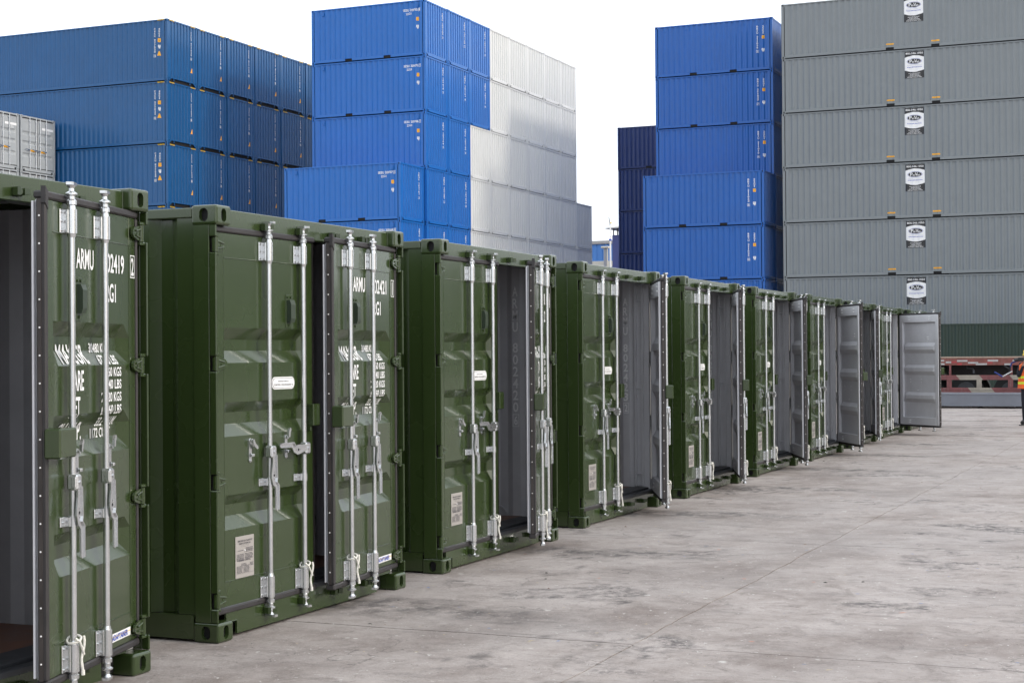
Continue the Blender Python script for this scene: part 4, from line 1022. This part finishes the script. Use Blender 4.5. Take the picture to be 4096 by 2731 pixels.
obj('centre_column', MB().tube([(37.72, 3.655, 1.478), (37.73, 3.76, 1.455), (37.74, 3.871, 1.409), (37.74, 3.89, 1.33)], .018, 8).mesh('centre_column', [BT]), tp)
obj('leg', MB().tube([(37.74, 3.89, 1.34), (37.74, 3.90, 1.25), (37.75, 3.954, 1.142)], .014, 8).mesh('leg', [TB]), tp)
obj('leg', MB().tube([(37.74, 3.852, 1.226), (37.74, 3.95, 1.17), (37.75, 4.06, 1.105)], .016, 8).mesh('leg', [GALV]), tp)
obj('grip', MB().tube([(37.75, 4.07, 1.10), (37.75, 4.245, 1.21)], .019, 8).mesh('grip', [BT]), tp)
obj('leg', MB().tube([(37.76, 3.886, 1.255), (37.76, 4.027, 1.339)], .014, 8).mesh('leg', [TB]), tp)

# ------------------------------------------------------------------ far buildings and masts in the gap between the stacks
CLAD = mat('blue_cladding', (.06, .21, .56), .45, var=.06, scale=.4); FASC = mat('grey_fascia', (.36, .35, .34), .6); BANDM = mat('cream_band', (.55, .53, .47), .6); POLE = mat('white_mast', (.8, .8, .8), .4)
bl = thing('clad_building', 'blue clad building with grey roof edge seen between the stacks', 'building', (130, 0, GZ))
BW = corr_profile(34, 74, .5, .22, .05, .04, 0)
obj('wall', sheet(BW, lambda t, d_, z: (d_, t, z), 9.66, 11.12).mesh('wall', [CLAD]), bl)
obj('wall', sheet(BW, lambda t, d_, z: (d_, t, z), 0, 9.15).mesh('wall', [CLAD]), bl)
obj('band', MB().cbox(-.08, .2, 34, 74, 9.151, 9.659, .02).mesh('band', [BANDM]), bl)
for k in range(8): obj('roof_fascia', MB().cbox(-.15, .5, 34+5*k+.02, 39+5*k-.02, 11.121, 11.42, .03).mesh('roof_fascia', [FASC]), bl)
obj('roof', MB().box(.5, 30, 34, 74, 11.3, 11.4).mesh('roof', [FASC]), bl)
tw = thing('watch_tower', 'navy lookout tower with open sides and pale hipped roof behind the mast', 'tower', (125, 43, GZ))
obj('shaft', MB().cbox(-.0, 3, -1.5, 1.44, 0, 11.47, .05).mesh('shaft', [mat('tower_navy', (.04, .055, .19), .5)]), tw)
for x in (.1, 2.8):
    for y in (-1.35, -.0, .95, 1.3): obj('post', MB().cbox(x, x+.09, y, y+.09, 11.471, 12.02, .01).mesh('post', [STEELD]), tw)
obj('roof', MB().add([(-.6,-2.2,12.02),(3.6,-2.2,12.02),(3.6,2.0,12.02),(-.6,2.0,12.02),(1.2,-.25,12.42),(1.8,-.25,12.42),(1.8,.05,12.42),(1.2,.05,12.42)], [(0,3,2,1),(0,1,5,4),(1,2,6,5),(2,3,7,6),(3,0,4,7),(4,5,6,7)]).mesh('roof', [FASC]), tw)
obj('vent', MB().cbox(.35, .7, .2, .45, 12.16, 12.36, .02).mesh('vent', [DARK]), tw)
ms = thing('light_mast', 'tall white mast with a bent top in front of the blue building', 'mast', (110, 39.24, GZ))
obj('pole', MB().cyl((0,0,0), (0,0,11.0), .095, .055, n=12).mesh('pole', [POLE]), ms)
obj('arm', MB().tube([(0,0,10.9), (0,.03,11.2), (0,.10,11.6)], .03, 8).mesh('arm', [STEELD]), ms)
obj('lamp', MB().cbox(-.08, .08, -.12, -.0, 11.14, 11.22, .02).mesh('lamp', [YELLOW]), ms); obj('collar', MB().cyl((0,0,9.9), (0,0,10.02), .105, n=12).mesh('collar', [BLUEINK]), ms)
lp = thing('lamp_post', 'short grey lamp post with flat head beside the white mast', 'lamp post', (108, 38.93, GZ))
obj('pole', MB().cbox(-.06, .06, -.1, .1, 0, 9.22, .02).mesh('pole', [mat('lamp_grey', (.3, .31, .34), .5)]), lp); obj('pole', MB().cbox(-.05, .05, -.22, -.14, 0, 9.2, .02).mesh('pole', [BANDM]), lp)
obj('head', MB().cbox(-.2, .2, -.32, .26, 9.22, 9.36, .04).mesh('head', [BANDM]), lp)

wh_ = thing('backdrop', 'unseen low grey warehouse across the yard on the door side', 'backdrop', (0, -46, GZ))  # out of view, added to keep bright horizon sky off the glossy doors
obj('wall', sheet(corr_profile(12, 260, 1.0, .5, .1, .06, 0), lambda t, d_, z: (t, -d_, z), 0, 9.2).mesh('wall', [mat('backdrop_cladding', (.10, .115, .105), .6, var=.15, scale=.3)]), wh_)
obj('roof', MB().add([(12,0,9.2),(260,0,9.2),(260,-14,12.2),(12,-14,12.2),(260,-28,9.2),(12,-28,9.2)], [(0,1,2,3),(3,2,4,5)]).mesh('roof', [mat('backdrop_roof', (.16, .165, .17), .6)]), wh_)
obj('gable', MB().add([(12,0,0),(12,0,9.2),(12,-14,12.2),(12,-28,9.2),(12,-28,0)], [(0,1,2,3,4)]).mesh('gable', [MATS['backdrop_cladding']]), wh_)

# ------------------------------------------------------------------ litter of small stones and splinters
m = MB(); rd = random.Random(11); k = 0
while k < 260:
    x = rd.uniform(6, 46); y = rd.uniform(-2, 5.4)
    if y > .55*x: continue
    k += 1; s_ = rd.choice((.005, .006, .008, .01, .014)); n = rd.choice((4, 5, 6)); a0 = rd.uniform(0, 6); st = rd.uniform(1, 2.6)
    P = [(math.cos(a0+6.283*i/n)*s_*st*rd.uniform(.6, 1.2), math.sin(a0+6.283*i/n)*s_*rd.uniform(.6, 1.2)) for i in range(n)]; c_, sn = math.cos(a0), math.sin(a0)
    P = [(x+a*c_-b_*sn, y+a*sn+b_*c_) for a, b_ in P]; mi = rd.choice((0, 0, 0, 1, 2))
    m.add([(a, b_, 0.0) for a, b_ in P]+[(x, y, s_*rd.uniform(.25, .5))], [(i, (i+1)%n, n) for i in range(n)], mi)
o = obj('debris', m.mesh('debris', [mat('dark_stone', (.05, .045, .04), .8), mat('pale_stone', (.4, .37, .34), .8), mat('rust_chip', (.16, .08, .05), .8)]), None, (0, 0, .001))
o['kind'] = 'stuff'; o['label'] = 'small stones and splinters scattered over the concrete'; o['category'] = 'debris'
